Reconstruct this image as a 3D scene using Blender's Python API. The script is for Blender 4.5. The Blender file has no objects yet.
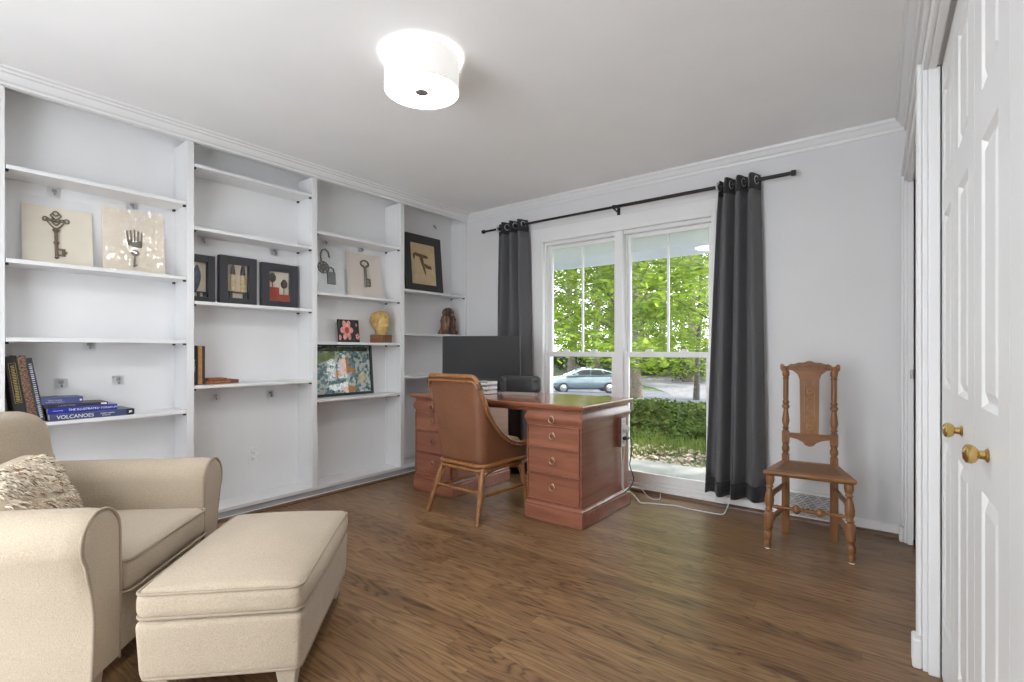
import bpy, math, random
from mathutils import Vector, Matrix, noise
rnd = random.Random(11)
SC = bpy.context.scene
COL = SC.collection
PI = math.pi

# ------------------------------------------------------------------ mesh helpers
class MB:
    def __init__(s): s.v = []; s.f = []; s.fm = []; s.cm = 0
    def add(s, vs, fs):
        o = len(s.v); s.v += [tuple(p) for p in vs]
        for f in fs: s.f.append(tuple(i + o for i in f)); s.fm.append(s.cm)
        return s
    def box(s, x0, x1, y0, y1, z0, z1, M=None):
        vs = [(x, y, z) for z in (z0, z1) for y in (y0, y1) for x in (x0, x1)]
        if M is not None: vs = [M @ Vector(p) for p in vs]
        return s.add(vs, [(0, 2, 3, 1), (4, 5, 7, 6), (0, 1, 5, 4), (2, 6, 7, 3), (0, 4, 6, 2), (1, 3, 7, 5)])
    def hexa(s, b, t):
        return s.add(list(b) + list(t), [(3, 2, 1, 0), (4, 5, 6, 7), (0, 1, 5, 4), (1, 2, 6, 5), (2, 3, 7, 6), (3, 0, 4, 7)])
    def tube(s, pts, r, n=10, closed=False, cap=True):
        pts = [Vector(p) for p in pts]; m = len(pts)
        rs = r if isinstance(r, (list, tuple)) else [r] * m
        def tan(i):
            if closed: return (pts[(i + 1) % m] - pts[i - 1]).normalized()
            a = pts[max(i - 1, 0)]; b = pts[min(i + 1, m - 1)]
            return (b - a).normalized()
        t = tan(0); up = Vector((0, 0, 1)) if abs(t.z) < .9 else Vector((1, 0, 0))
        nrm = (up - t * up.dot(t)).normalized(); vs = []
        for i in range(m):
            t = tan(i); nrm = nrm - t * nrm.dot(t)
            if nrm.length < 1e-6: nrm = t.orthogonal()
            nrm.normalize(); b = t.cross(nrm)
            for k in range(n):
                a = 2 * PI * k / n
                vs.append(pts[i] + (nrm * math.cos(a) + b * math.sin(a)) * rs[i])
        fs = []
        for i in range(m if closed else m - 1):
            j = (i + 1) % m
            for k in range(n):
                l = (k + 1) % n
                fs.append((i * n + k, i * n + l, j * n + l, j * n + k))
        if cap and not closed:
            fs.append(tuple(reversed(range(n)))); fs.append(tuple((m - 1) * n + k for k in range(n)))
        return s.add(vs, fs)
    def lathe(s, prof, n=20, c=(0, 0, 0), M=None, cap=True):
        vs = []
        for r, z in prof:
            for k in range(n):
                a = 2 * PI * k / n; p = Vector((r * math.cos(a), r * math.sin(a), z))
                if M is not None: p = M @ p
                vs.append(p + Vector(c))
        fs = []
        for i in range(len(prof) - 1):
            for k in range(n):
                l = (k + 1) % n
                fs.append((i * n + k, i * n + l, (i + 1) * n + l, (i + 1) * n + k))
        if cap:
            fs.append(tuple(reversed(range(n)))); fs.append(tuple((len(prof) - 1) * n + k for k in range(n)))
        return s.add(vs, fs)
    def prism(s, poly, fn, d0, d1):
        """poly: 2-D points, fn(a,b,d)->3-D"""
        n = len(poly)
        vs = [fn(a, b, d0) for a, b in poly] + [fn(a, b, d1) for a, b in poly]
        fs = [tuple(reversed(range(n))), tuple(range(n, 2 * n))]
        for i in range(n):
            j = (i + 1) % n; fs.append((i, j, n + j, n + i))
        return s.add(vs, fs)
    def grid(s, fn, nu, nv, cu=False):
        vs = [fn(i / nu, j / nv) for i in range(nu if cu else nu + 1) for j in range(nv + 1)]
        fs = []
        for i in range(nu):
            k = (i + 1) % nu if cu else i + 1
            for j in range(nv):
                fs.append((i * (nv + 1) + j, k * (nv + 1) + j, k * (nv + 1) + j + 1, i * (nv + 1) + j + 1))
        return s.add(vs, fs)
    def rbox(s, c, h, r, n=8, warp=None):
        """rounded box; warp(p, u) moves a vertex, u in [-1,1]^3"""
        def axis(hh):
            rr = min(r, hh * .99); q = hh - rr
            a = [-hh, -hh + rr * .12, -hh + rr * .35, -hh + rr * .65]
            mid = [-q + 2 * q * i / n for i in range(n + 1)]
            return a + mid + [-x for x in reversed(a)]
        ax = [axis(x) for x in h]; idx = {}; vs = []; fs = []
        q = [x - min(r, x * .99) for x in h]
        def vert(i, j, k):
            key = (i, j, k)
            if key not in idx:
                p = Vector((ax[0][i], ax[1][j], ax[2][k]))
                cl = Vector([max(-q[m], min(q[m], p[m])) for m in range(3)])
                d = p - cl
                if d.length > 1e-9: p = cl + d.normalized() * min(r, min(h) * .99)
                u = Vector([p[m] / h[m] for m in range(3)])
                if warp: p = warp(p, u)
                idx[key] = len(vs); vs.append(p + Vector(c))
            return idx[key]
        L = [len(a) - 1 for a in ax]
        for a in range(L[0]):
            for b in range(L[1]):
                fs.append((vert(a, b, 0), vert(a, b + 1, 0), vert(a + 1, b + 1, 0), vert(a + 1, b, 0)))
                fs.append((vert(a, b, L[2]), vert(a + 1, b, L[2]), vert(a + 1, b + 1, L[2]), vert(a, b + 1, L[2])))
        for a in range(L[0]):
            for b in range(L[2]):
                fs.append((vert(a, 0, b), vert(a + 1, 0, b), vert(a + 1, 0, b + 1), vert(a, 0, b + 1)))
                fs.append((vert(a, L[1], b), vert(a, L[1], b + 1), vert(a + 1, L[1], b + 1), vert(a + 1, L[1], b)))
        for a in range(L[1]):
            for b in range(L[2]):
                fs.append((vert(0, a, b), vert(0, a, b + 1), vert(0, a + 1, b + 1), vert(0, a + 1, b)))
                fs.append((vert(L[0], a, b), vert(L[0], a + 1, b), vert(L[0], a + 1, b + 1), vert(L[0], a, b + 1)))
        return s.add(vs, fs)

def obj(name, mb, mat, parent=None, off=(0, 0, 0), smooth=0, bevel=0, seg=2, kind=None, label=None):
    me = bpy.data.meshes.new(name)
    if any(off): mb.v = [(p[0] - off[0], p[1] - off[1], p[2] - off[2]) for p in mb.v]
    me.from_pydata(mb.v, [], mb.f)
    mats = mat if isinstance(mat, (list, tuple)) else [mat]
    for m in mats: me.materials.append(m)
    if len(mats) > 1:
        me.polygons.foreach_set('material_index', mb.fm)
    me.validate(); me.update()
    if smooth:
        me.polygons.foreach_set('use_smooth', [True] * len(me.polygons))
        me.set_sharp_from_angle(angle=math.radians(smooth))
    o = bpy.data.objects.new(name, me); COL.objects.link(o)
    if parent: o.parent = parent
    if bevel:
        b = o.modifiers.new('bevel', 'BEVEL'); b.width = bevel; b.segments = seg
        b.limit_method = 'ANGLE'; b.angle_limit = math.radians(35)
    if kind: o['kind'] = kind
    if label: o['label'] = label
    return o

def thing(name, label, cat, loc=(0, 0, 0), rotz=0, group=None, rot=None):
    o = bpy.data.objects.new(name, None); COL.objects.link(o)
    o.empty_display_size = .05
    o.location = loc; o.rotation_euler = rot if rot else (0, 0, rotz)
    o['label'] = label; o['category'] = cat
    if group: o['group'] = group
    return o
def tag(o, label, cat, group=None):
    o['label'] = label; o['category'] = cat
    if group: o['group'] = group
    return o
def dup(root, loc, rotz=0, label=None):
    r = root.copy(); COL.objects.link(r); r.location = loc; r.rotation_euler = (0, 0, rotz)
    if label: r['label'] = label
    for ch in list(root.children):
        c = ch.copy(); COL.objects.link(c); c.parent = r
        for g in list(ch.children):
            d = g.copy(); COL.objects.link(d); d.parent = c
    return r
def struct(name, mb, mat, **k): return obj(name, mb, mat, kind='structure', **k)
def arc(c, r, a0, a1, n, f): return [f(c[0] + r * math.cos(a0 + (a1 - a0) * i / n), c[1] + r * math.sin(a0 + (a1 - a0) * i / n)) for i in range(n + 1)]
def spline(pts, n=6):
    P = [Vector(p) for p in pts]; out = []
    for i in range(len(P) - 1):
        p0 = P[max(i - 1, 0)]; p1 = P[i]; p2 = P[i + 1]; p3 = P[min(i + 2, len(P) - 1)]
        for k in range(n):
            t = k / n
            out.append(.5 * ((2 * p1) + (-p0 + p2) * t + (2 * p0 - 5 * p1 + 4 * p2 - p3) * t * t + (-p0 + 3 * p1 - 3 * p2 + p3) * t ** 3))
    return out + [P[-1]]
def text_mesh(name, body, size, mat, parent, M, depth=.0006, align='CENTER'):
    cu = bpy.data.curves.new(name, 'FONT'); cu.body = body; cu.size = size
    cu.align_x = align; cu.align_y = 'CENTER'; cu.extrude = depth
    t = bpy.data.objects.new('tmp', cu); COL.objects.link(t)
    dg = bpy.context.evaluated_depsgraph_get(); dg.update()
    me = bpy.data.meshes.new_from_object(t.evaluated_get(dg))
    bpy.data.objects.remove(t); me.name = name
    me.transform(M); me.materials.clear(); me.materials.append(mat)
    o = bpy.data.objects.new(name, me); COL.objects.link(o); o.parent = parent
    return o

# ------------------------------------------------------------------ materials
def new_mat(name):
    m = bpy.data.materials.new(name); m.use_nodes = True
    nt = m.node_tree; b = nt.nodes['Principled BSDF']
    return m, nt, b
def nd(nt, t, **k):
    n = nt.nodes.new(t)
    for a, v in k.items():
        if a.startswith('i_'):
            key = a[2:]; key = int(key) if key.isdigit() else key.replace('_', ' ')
            n.inputs[key].default_value = v
        else: setattr(n, a, v)
    return n
def ramp(nt, fac, stops):
    r = nt.nodes.new('ShaderNodeValToRGB'); e = r.color_ramp.elements
    while len(e) < len(stops): e.new(.5)
    for x, (p, c) in zip(e, stops): x.position = p; x.color = (*c, 1)
    nt.links.new(fac, r.inputs[0]); return r.outputs[0]
def coords(nt, scale=(1, 1, 1), kind='Object'):
    tc = nt.nodes.new('ShaderNodeTexCoord'); mp = nt.nodes.new('ShaderNodeMapping')
    mp.inputs['Scale'].default_value = scale
    nt.links.new(tc.outputs[kind], mp.inputs[0]); return mp.outputs[0]
def bump(nt, b, h, strength=.2, dist=.01):
    n = nd(nt, 'ShaderNodeBump', i_Strength=strength, i_Distance=dist)
    nt.links.new(h, n.inputs['Height']); nt.links.new(n.outputs[0], b.inputs['Normal'])
def plain(name, c, rough=.5, metal=0, var=.06, scale=40, bmp=0, bdist=.002, spec=.5, coat=0):
    m, nt, b = new_mat(name)
    v = coords(nt)
    t = nd(nt, 'ShaderNodeTexNoise', i_Scale=scale, i_Detail=4.0)
    nt.links.new(v, t.inputs['Vector'])
    lo = tuple(x * (1 - var) for x in c); hi = tuple(min(1, x * (1 + var)) for x in c)
    nt.links.new(ramp(nt, t.outputs[0], [(.3, lo), (.7, hi)]), b.inputs['Base Color'])
    b.inputs['Roughness'].default_value = rough; b.inputs['Metallic'].default_value = metal
    b.inputs['Specular IOR Level'].default_value = spec
    b.inputs['Coat Weight'].default_value = coat
    if bmp: bump(nt, b, t.outputs[0], bmp, bdist)
    return m
def fabric(name, c, scale=260, var=.14, strength=.45, blot=.06):
    m, nt, b = new_mat(name); v = coords(nt)
    t = nd(nt, 'ShaderNodeTexNoise', i_Scale=scale, i_Detail=3.0, i_Roughness=.65); nt.links.new(v, t.inputs['Vector'])
    t2 = nd(nt, 'ShaderNodeTexNoise', i_Scale=6.0, i_Detail=3.0); nt.links.new(v, t2.inputs['Vector'])
    a = ramp(nt, t.outputs[0], [(.3, tuple(x * (1 - var) for x in c)), (.7, tuple(x * (1 + var) for x in c))])
    d = ramp(nt, t2.outputs[0], [(.3, (1 - blot,) * 3), (.7, (1, 1, 1))])
    mx = nd(nt, 'ShaderNodeMixRGB', blend_type='MULTIPLY', i_Fac=1.0)
    nt.links.new(a, mx.inputs[1]); nt.links.new(d, mx.inputs[2]); nt.links.new(mx.outputs[0], b.inputs['Base Color'])
    b.inputs['Roughness'].default_value = .95; b.inputs['Specular IOR Level'].default_value = .15
    b.inputs['Sheen Weight'].default_value = .15
    bump(nt, b, t.outputs[0], strength, .004)
    return m
def wood(name, c1, c2, axis='x', rough=.35, scale=1.0, coat=0, dist=3.0):
    sc = {'x': (1.2, 14, 14), 'y': (14, 1.2, 14), 'z': (14, 14, 1.2)}[axis]
    m, nt, b = new_mat(name); v = coords(nt, tuple(s * scale for s in sc))
    t = nd(nt, 'ShaderNodeTexNoise', i_Scale=2.2, i_Detail=7.0, i_Roughness=.62, i_Distortion=.6); nt.links.new(v, t.inputs['Vector'])
    nt.links.new(ramp(nt, t.outputs[0], [(.32, c1), (.68, c2)]), b.inputs['Base Color'])
    b.inputs['Roughness'].default_value = rough; b.inputs['Coat Weight'].default_value = coat
    b.inputs['Coat Roughness'].default_value = .12
    bump(nt, b, t.outputs[0], .06, .002)
    return m
def emis(name, c, s):
    m, nt, b = new_mat(name)
    b.inputs['Base Color'].default_value = (*c, 1); b.inputs['Emission Color'].default_value = (*c, 1)
    b.inputs['Emission Strength'].default_value = s; b.inputs['Roughness'].default_value = .6
    return m

def floor_mat():
    m, nt, b = new_mat('oak_floor'); L = nt.links.new
    tc = nd(nt, 'ShaderNodeTexCoord'); sp = nd(nt, 'ShaderNodeSeparateXYZ'); L(tc.outputs['Object'], sp.inputs[0])
    def mt(op, a, bb=None, c=None):
        n = nd(nt, 'ShaderNodeMath', operation=op)
        for i, x in enumerate((a, bb, c)):
            if x is None: continue
            if isinstance(x, (int, float)): n.inputs[i].default_value = x
            else: L(x, n.inputs[i])
        return n.outputs[0]
    W = .082
    yv = mt('DIVIDE', sp.outputs['Y'], W); row = mt('FLOOR', yv); fy = mt('FRACT', yv)
    wn = nd(nt, 'ShaderNodeTexWhiteNoise', noise_dimensions='1D'); L(row, wn.inputs['W'])
    xs = mt('ADD', mt('DIVIDE', sp.outputs['X'], 1.15), mt('MULTIPLY', wn.outputs['Value'], 7.3))
    colm = mt('FLOOR', xs); fx = mt('FRACT', xs)
    cb = nd(nt, 'ShaderNodeCombineXYZ'); L(row, cb.inputs[0]); L(colm, cb.inputs[1])
    w2 = nd(nt, 'ShaderNodeTexWhiteNoise', noise_dimensions='2D'); L(cb.outputs[0], w2.inputs['Vector'])
    idv = w2.outputs['Value']
    # fine grain
    g = nd(nt, 'ShaderNodeCombineXYZ')
    L(mt('MULTIPLY', sp.outputs['X'], 3.6), g.inputs[0]); L(mt('MULTIPLY', sp.outputs['Y'], 40.0), g.inputs[1]); L(mt('MULTIPLY', idv, 40.0), g.inputs[2])
    n1 = nd(nt, 'ShaderNodeTexNoise', i_Scale=1.5, i_Detail=6.0, i_Roughness=.65, i_Distortion=.3); L(g.outputs[0], n1.inputs['Vector'])
    # cathedral figure
    g2 = nd(nt, 'ShaderNodeCombineXYZ')
    L(mt('MULTIPLY', sp.outputs['X'], 1.0), g2.inputs[0]); L(mt('MULTIPLY', sp.outputs['Y'], 9.0), g2.inputs[1]); L(mt('MULTIPLY', idv, 60.0), g2.inputs[2])
    n2 = nd(nt, 'ShaderNodeTexNoise', i_Scale=1.3, i_Detail=2.0, i_Roughness=.4); L(g2.outputs[0], n2.inputs['Vector'])
    rings = mt('FRACT', mt('MULTIPLY', n2.outputs[0], 14.0))
    rings = mt('POWER', mt('ABSOLUTE', mt('SUBTRACT', mt('MULTIPLY', rings, 2.0), 1.0)), 2.5)
    tone = mt('ADD', mt('ADD', mt('MULTIPLY', n1.outputs[0], .62), mt('ADD', mt('MULTIPLY', idv, .2), .07)), mt('MULTIPLY', rings, -.26))
    c = ramp(nt, tone, [(.14, (.085, .043, .020)), (.40, (.20, .111, .052)), (.68, (.32, .195, .098))])
    ey = mt('MINIMUM', fy, mt('SUBTRACT', 1.0, fy)); ex = mt('MULTIPLY', mt('MINIMUM', fx, mt('SUBTRACT', 1.0, fx)), 14.0)
    e = mt('MINIMUM', mt('DIVIDE', mt('MINIMUM', ey, ex), .014), 1.0)
    mx = nd(nt, 'ShaderNodeMixRGB', blend_type='MULTIPLY', i_Fac=1.0); L(c, mx.inputs[1])
    L(ramp(nt, e, [(0, (.45, .42, .4)), (1, (1, 1, 1))]), mx.inputs[2]); L(mx.outputs[0], b.inputs['Base Color'])
    b.inputs['Roughness'].default_value = .36; b.inputs['Specular IOR Level'].default_value = .45
    bump(nt, b, e, .12, .002)
    return m

def glass_mat(name, tint=(1, 1, 1), rough=0.0, refl=1.0):
    m, nt, b = new_mat(name); nt.nodes.remove(b); out = nt.nodes['Material Output']
    tr = nd(nt, 'ShaderNodeBsdfTransparent'); tr.inputs[0].default_value = (*tint, 1)
    gl = nd(nt, 'ShaderNodeBsdfGlossy', i_Roughness=rough); lw_ = nd(nt, 'ShaderNodeLayerWeight', i_Blend=.5); pw_ = nd(nt, 'ShaderNodeMath', operation='POWER'); pw_.inputs[1].default_value = 5.0
    fr = nd(nt, 'ShaderNodeMath', operation='MULTIPLY_ADD'); fr.inputs[1].default_value = .96; fr.inputs[2].default_value = .04; nt.links.new(lw_.outputs['Facing'], pw_.inputs[0]); nt.links.new(pw_.outputs[0], fr.inputs[0])
    mu = nd(nt, 'ShaderNodeMath', operation='MULTIPLY'); mu.inputs[1].default_value = refl
    mx = nd(nt, 'ShaderNodeMixShader'); L = nt.links.new
    L(fr.outputs[0], mu.inputs[0]); L(mu.outputs[0], mx.inputs[0]); L(tr.outputs[0], mx.inputs[1]); L(gl.outputs[0], mx.inputs[2]); L(mx.outputs[0], out.inputs[0])
    return m

WALL = plain('wall_paint', (.73, .73, .735), .7, var=.015, scale=3, spec=.3)
CEILM = plain('ceiling_paint', (.93, .93, .93), .85, var=.015, scale=3, spec=.2)
TRIM = plain('white_trim_paint', (.80, .80, .80), .38, var=.012, scale=5)
SHELF = plain('bookcase_paint', (.75, .75, .755), .42, var=.012, scale=5)
DOORM = plain('door_paint', (.75, .75, .75), .36, var=.012, scale=5)
VINYL = plain('window_vinyl', (.80, .80, .80), .3, var=.01)
FLOOR = floor_mat()
SHOE = wood('oak_shoe', (.09, .05, .026), (.19, .11, .06), 'x')
GLASS = glass_mat('window_glass')
CLEARP = glass_mat('clear_plastic', (.99, .992, .995), .1, 1.0)
PICGL = glass_mat('picture_glass', (.98, .98, .98), .0, 1.0)
BLACK = plain('black_plastic', (.018, .018, .019), .45)
DARKM = plain('dark_bronze', (.03, .028, .027), .4, .6)
BRASS = plain('brass', (.62, .43, .16), .25, .95)
AGED = plain('aged_brass', (.45, .30, .19), .35, .85)
NICK = plain('nickel', (.62, .62, .62), .4, .6)
CHROME = plain('chrome', (.6, .6, .6), .2, 1)
DESKX = wood('cherry_x', (.22, .078, .044), (.34, .135, .080), 'x', .28, .7, .25)
DESKY = wood('cherry_y', (.22, .078, .044), (.34, .135, .080), 'y', .28, .7, .25)
DESKTOP = wood('cherry_top', (.25, .085, .047), (.38, .15, .088), 'x', .2, .6, .3)
OAKC = wood('oak_chair', (.16, .062, .02), (.31, .135, .045), 'z', .38, 1.5, .15)
OAKCX = wood('oak_chair_x', (.16, .062, .02), (.31, .135, .045), 'x', .38, 1.5, .15)
RATT = wood('rattan_pole', (.19, .072, .024), (.38, .17, .06), 'z', .35, 2.0, .2)
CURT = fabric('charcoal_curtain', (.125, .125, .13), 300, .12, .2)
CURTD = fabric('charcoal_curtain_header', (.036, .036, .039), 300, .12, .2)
CREAM = fabric('cream_boucle', (.47, .39, .295), 230, .13, .55)
PIPE = fabric('cream_piping', (.37, .30, .225), 230, .1, .3)
WHITEP = plain('white_plastic', (.75, .75, .74), .4)
CREAMP = plain('cream_paper', (.80, .73, .60), .8, var=.05, scale=8)
IVORYP = plain('ivory_paper', (.82, .73, .60), .8, var=.03, scale=8)
FRAMEM = plain('black_frame', (.035, .035, .043), .45)
PAGES = plain('paper_pages', (.62, .56, .45), .9, var=.15, scale=200)
PEWTER = plain('pewter', (.16, .15, .13), .45, .7, var=.25, scale=120)
BRONZE = plain('bronze_key', (.17, .125, .075), .45, .7, var=.3, scale=120)

# ------------------------------------------------------------------ setting
YW, H, XB, XF = 3.70, 2.43, -3.64, -3.42
TH = math.radians(1.72)
def RW(a, off, z):        # right wall frame: a = metres from the far corner towards the camera, off = into the wall
    return (.03 + a * math.sin(TH) + off * math.cos(TH), YW - a * math.cos(TH) + off * math.sin(TH), z)
def rbx(mb, a0, a1, o0, o1, z0, z1):
    b = [RW(a0, o0, z0), RW(a0, o1, z0), RW(a1, o1, z0), RW(a1, o0, z0)]
    return mb.hexa(b[::-1], [(x, y, z1) for x, y, _ in b][::-1])
YBK = -.85
struct('floor', MB().box(-3.9, .7, YBK - .1, YW + .12, -.06, 0), FLOOR)
struct('ceiling', MB().box(-3.9, .7, YBK - .1, YW + .12, H, H + .1), CEILM)
lw = MB().box(XB - .14, XB, YBK, YW, 0, H); lw.box(XB, XF, YBK, .39, 0, H)
struct('wall_left', lw, WALL)
wb = MB().box(-3.9, -2.50, YBK - .12, YBK, 0, H); wb.box(-.75, .7, YBK - .12, YBK, 0, H); wb.box(-2.50, -.75, YBK - .12, YBK, 2.36, H)  # wide opening is made up, to let sky light fill the room
struct('wall_back', wb, WALL)
WX0, WX1, WZ0, WZ1 = -2.50, -1.055, .045, 2.045
fw = MB().box(-3.8, WX0, YW, YW + .16, 0, H); fw.box(WX1, .25, YW, YW + .16, 0, H)
fw.box(WX0, WX1, YW, YW + .16, 0, WZ0); fw.box(WX0, WX1, YW, YW + .16, WZ1, H)
struct('wall_front', fw, WALL)
C0, C1, D0, D1 = 1.50, 2.965, .10, 1.325     # closet and door openings along the right wall
rw = MB()
for a0, a1, z0, z1, th_ in ((0, D0, 0, H, .02), (D0, D1, 2.04, H, .13), (D1, C0, 0, H, .02), (C0, C1, 2.035, H, .13), (C1, 5.1, 0, H, .13)):
    rbx(rw, a0, a1, 0, th_, z0, z1)
rbx(rw, -.1, C1 + .3, .42, .46, 0, H); rbx(rw, -.1, -.02, .0, .42, 0, H); rbx(rw, C1 + .26, C1 + .3, .13, .42, 0, H)
struct('wall_right', rw, WALL)

def sweep_prof(mb, prof, fn, d0, d1):      # moulding: profile polygon swept straight
    return mb.prism(prof, fn, d0, d1)
crownL = [(0, 0), (0, -.066), (.013, -.066), (.017, -.055), (.030, -.050), (.043, -.035), (.05, -.022), (.064, -.020), (.068, -.010), (.086, -.008), (.09, 0)]
crownS = [(0, 0), (0, -.066), (.009, -.066), (.013, -.05), (.022, -.046), (.034, -.03), (.04, -.018), (.05, -.016), (.054, 0)]
struct('trim_1', MB().prism(crownL, lambda a, b, d: (XF + a, d, H + b), .36, YW), TRIM, smooth=25)
struct('trim_2', MB().prism(crownS, lambda a, b, d: (d, YW - a, H + b), XF, .04), TRIM, smooth=25)
struct('trim_3', MB().prism(crownS, lambda a, b, d: RW(d, -a, H + b), 0, 4.9), TRIM, smooth=25)
base = [(0, 0), (.014, 0), (.014, .058), (.009, .07), (0, .072)]
shoe = [(0, 0), (.03, 0), (.028, .012), (.02, .02), (.013, .022), (0, .022)]
bb = MB()
bb.prism(base, lambda a, b, d: (d, YW - .001 - a, b), XF + .001, WX0 - .13); bb.prism(base, lambda a, b, d: (d, YW - .001 - a, b), WX1 + .05, .02)
struct('baseboard_front', bb, TRIM, smooth=25)
sh = MB(); sh.prism(shoe, lambda a, b, d: (d, YW - .015 - a, b), XF + .03, .0)
struct('trim_4', sh, SHOE, smooth=25)
# casing of the far door and the closet in the right wall (two steps each)
def casing(a0, a1, ztop, w=.072, jd=.028):
    m = MB()
    for s, e in ((a0 - w, a0), (a1, a1 + w)):
        out, inn = (s, e) if s < a0 else (e, s)
        rbx(m, min(s, e), max(s, e), -.014, 0, 0, ztop + w)
        k = .026 * (1 if out < inn else -1)
        rbx(m, min(out, out + k), max(out, out + k), -.026, -.014, 0, ztop + w)
    rbx(m, a0, a1, -.014, 0, ztop, ztop + w)
    rbx(m, a0 - w, a1 + w, -.026, -.014, ztop + w - .026, ztop + w)
    # jambs
    rbx(m, a0, a0 + .016, 0, jd, 0, ztop); rbx(m, a1 - .016, a1, 0, .13, 0, ztop); rbx(m, a0 + .016, a1 - .016, 0, .022, ztop - .010, ztop)
    return m
struct('trim_5', casing(D0, D1, 2.04), TRIM, bevel=.003)
struct('trim_6', casing(C0, C1, 2.035, jd=.0315), TRIM, bevel=.003)
pl = MB(); rbx(pl, C0 - .075, C0 - .002, -.042, -.014, 0, .10); rbx(pl, D0 - .075, D0 - .002, -.036, -.014, 0, .085)
struct('trim_7', pl, TRIM, bevel=.008, seg=3)


# far door slab (closed) in the right wall
def panel_face(m, a0, a1, z0, z1, off, proud=.006):
    """raised and fielded panel as a stepped recess on a leaf face at offset off"""
    i = .022
    def ring(d1, d2, o1, o2):
        p = [(a0 + d1, z0 + d1), (a1 - d1, z0 + d1), (a1 - d1, z1 - d1), (a0 + d1, z1 - d1)]
        q = [(a0 + d2, z0 + d2), (a1 - d2, z0 + d2), (a1 - d2, z1 - d2), (a0 + d2, z1 - d2)]
        vs = [RW(a, o1, z) for a, z in p] + [RW(a, o2, z) for a, z in q]
        m.add(vs, [(k, (k + 1) % 4, 4 + (k + 1) % 4, 4 + k) for k in range(4)])
        return q
    ring(0, .010, off, off + .009); ring(.010, .014, off + .009, off + .009); q = ring(.014, .034, off + .009, off + .001)
    m.add([RW(a, off + .001, z) for a, z in q], [(0, 1, 2, 3)])
def leaf(m, a0, a1, z0, z1, off, th, panels):
    """leaf with panel openings: panels = list of (a0,a1,z0,z1)"""
    zs = sorted({z0, z1} | {p[2] for p in panels} | {p[3] for p in panels}); as_ = sorted({a0, a1} | {p[0] for p in panels} | {p[1] for p in panels})
    for i in range(len(as_) - 1):
        for j in range(len(zs) - 1):
            ca = (as_[i] + as_[i + 1]) / 2; cz = (zs[j] + zs[j + 1]) / 2
            if any(p[0] < ca < p[1] and p[2] < cz < p[3] for p in panels): continue
            m.add([RW(as_[i], off, zs[j]), RW(as_[i + 1], off, zs[j]), RW(as_[i + 1], off, zs[j + 1]), RW(as_[i], off, zs[j + 1])], [(0, 1, 2, 3)])
    for p in panels: panel_face(m, *p, off)
    c = [RW(a0, off, 0), RW(a1, off, 0), RW(a1, off + th, 0), RW(a0, off + th, 0)]
    v = [(x, y, z0) for x, y, _ in c] + [(x, y, z1) for x, y, _ in c]
    m.add(v, [(0, 3, 2, 1), (4, 5, 6, 7), (1, 2, 6, 5), (2, 3, 7, 6), (3, 0, 4, 7)])
pz = [(.22, .80), (.97, 1.52), (1.62, 1.92)]; DM = (D0 + D1) / 2
for k, (a0, a1) in enumerate(((D0 + .026, DM - .002), (DM + .002, D1 - .022))):
    dm = MB(); mid = (a0 + a1) / 2; leaf(dm, a0, a1, .012, 2.02, .035, .036, [(x0, x1, z0, z1) for x0, x1 in ((a0 + .1, mid - .045), (mid + .045, a1 - .1)) for z0, z1 in pz])
    door1 = struct('door_%d' % (1 + 5 * k), dm, DOORM)
hg = MB(); p = RW(D0 + .03, .02, .93); hg.tube([p, (p[0], p[1], p[2] + .05)], .008, 8)
obj('door_bumper', hg, CHROME, door1, label='small metal bumper')
# closet bifold leaves with panels and brass knobs
kn = [(.011, 0), (.014, .002), (.009, .006), (.008, .014), (.015, .019), (.019, .026), (.018, .033), (.010, .038), (.001, .039)]
edges = [C0 + .018, 1.837, 2.20, 2.565, 2.945]
for k in range(4):
    a0, a1 = edges[k] + .0015, edges[k + 1] - .0015; mid = (a0 + a1) / 2
    m = MB(); leaf(m, a0, a1, .014, 2.022, .034, .03, [(mid - .088, mid + .088, z0, z1) for z0, z1 in pz])
    dr = struct('door_%d' % (k + 2), m, DOORM)
    if k in (1, 2):
        q = MB(); M = Matrix.Rotation(PI - TH * 0, 4, 'Z') @ Matrix.Rotation(PI / 2, 4, 'Y')
        q.lathe(kn, 20, RW(mid - .005, .034, .885), M)
        obj('door_knob', q, BRASS, dr, smooth=40, label='round brass door knob')

# ------------------------------------------------------------------ windows
tw = MB()
# flat casing around the opening, and the jamb box
tw.box(WX0 - .125, WX0 - .03, YW - .012, YW, .03, WZ1 + .12); tw.box(WX1 + .03, WX1 + .1, YW - .012, YW, .03, WZ1 + .12)
tw.box(WX0 - .03, WX1 + .03, YW - .012, YW, WZ1 + .035, WZ1 + .12)
tw.box(WX0 - .03, WX0 + .004, YW - .02, YW + .02, WZ0, WZ1 + .035); tw.box(WX1 - .004, WX1 + .03, YW - .02, YW + .02, WZ0, WZ1 + .035)
tw.box(WX0 + .004, WX1 - .004, YW - .02, YW + .02, WZ1 - .004, WZ1 + .035)
tw.box(WX0 - .125, WX1 + .1, YW - .03, YW, 0, .03)
tw.box(WX0 - .03, WX1 + .03, YW - .022, YW + .01, .03, WZ0 + .01)
struct('trim_8', tw, TRIM, bevel=.003)
units = [(-2.488, -1.813), (-1.742, -1.067)]
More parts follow.
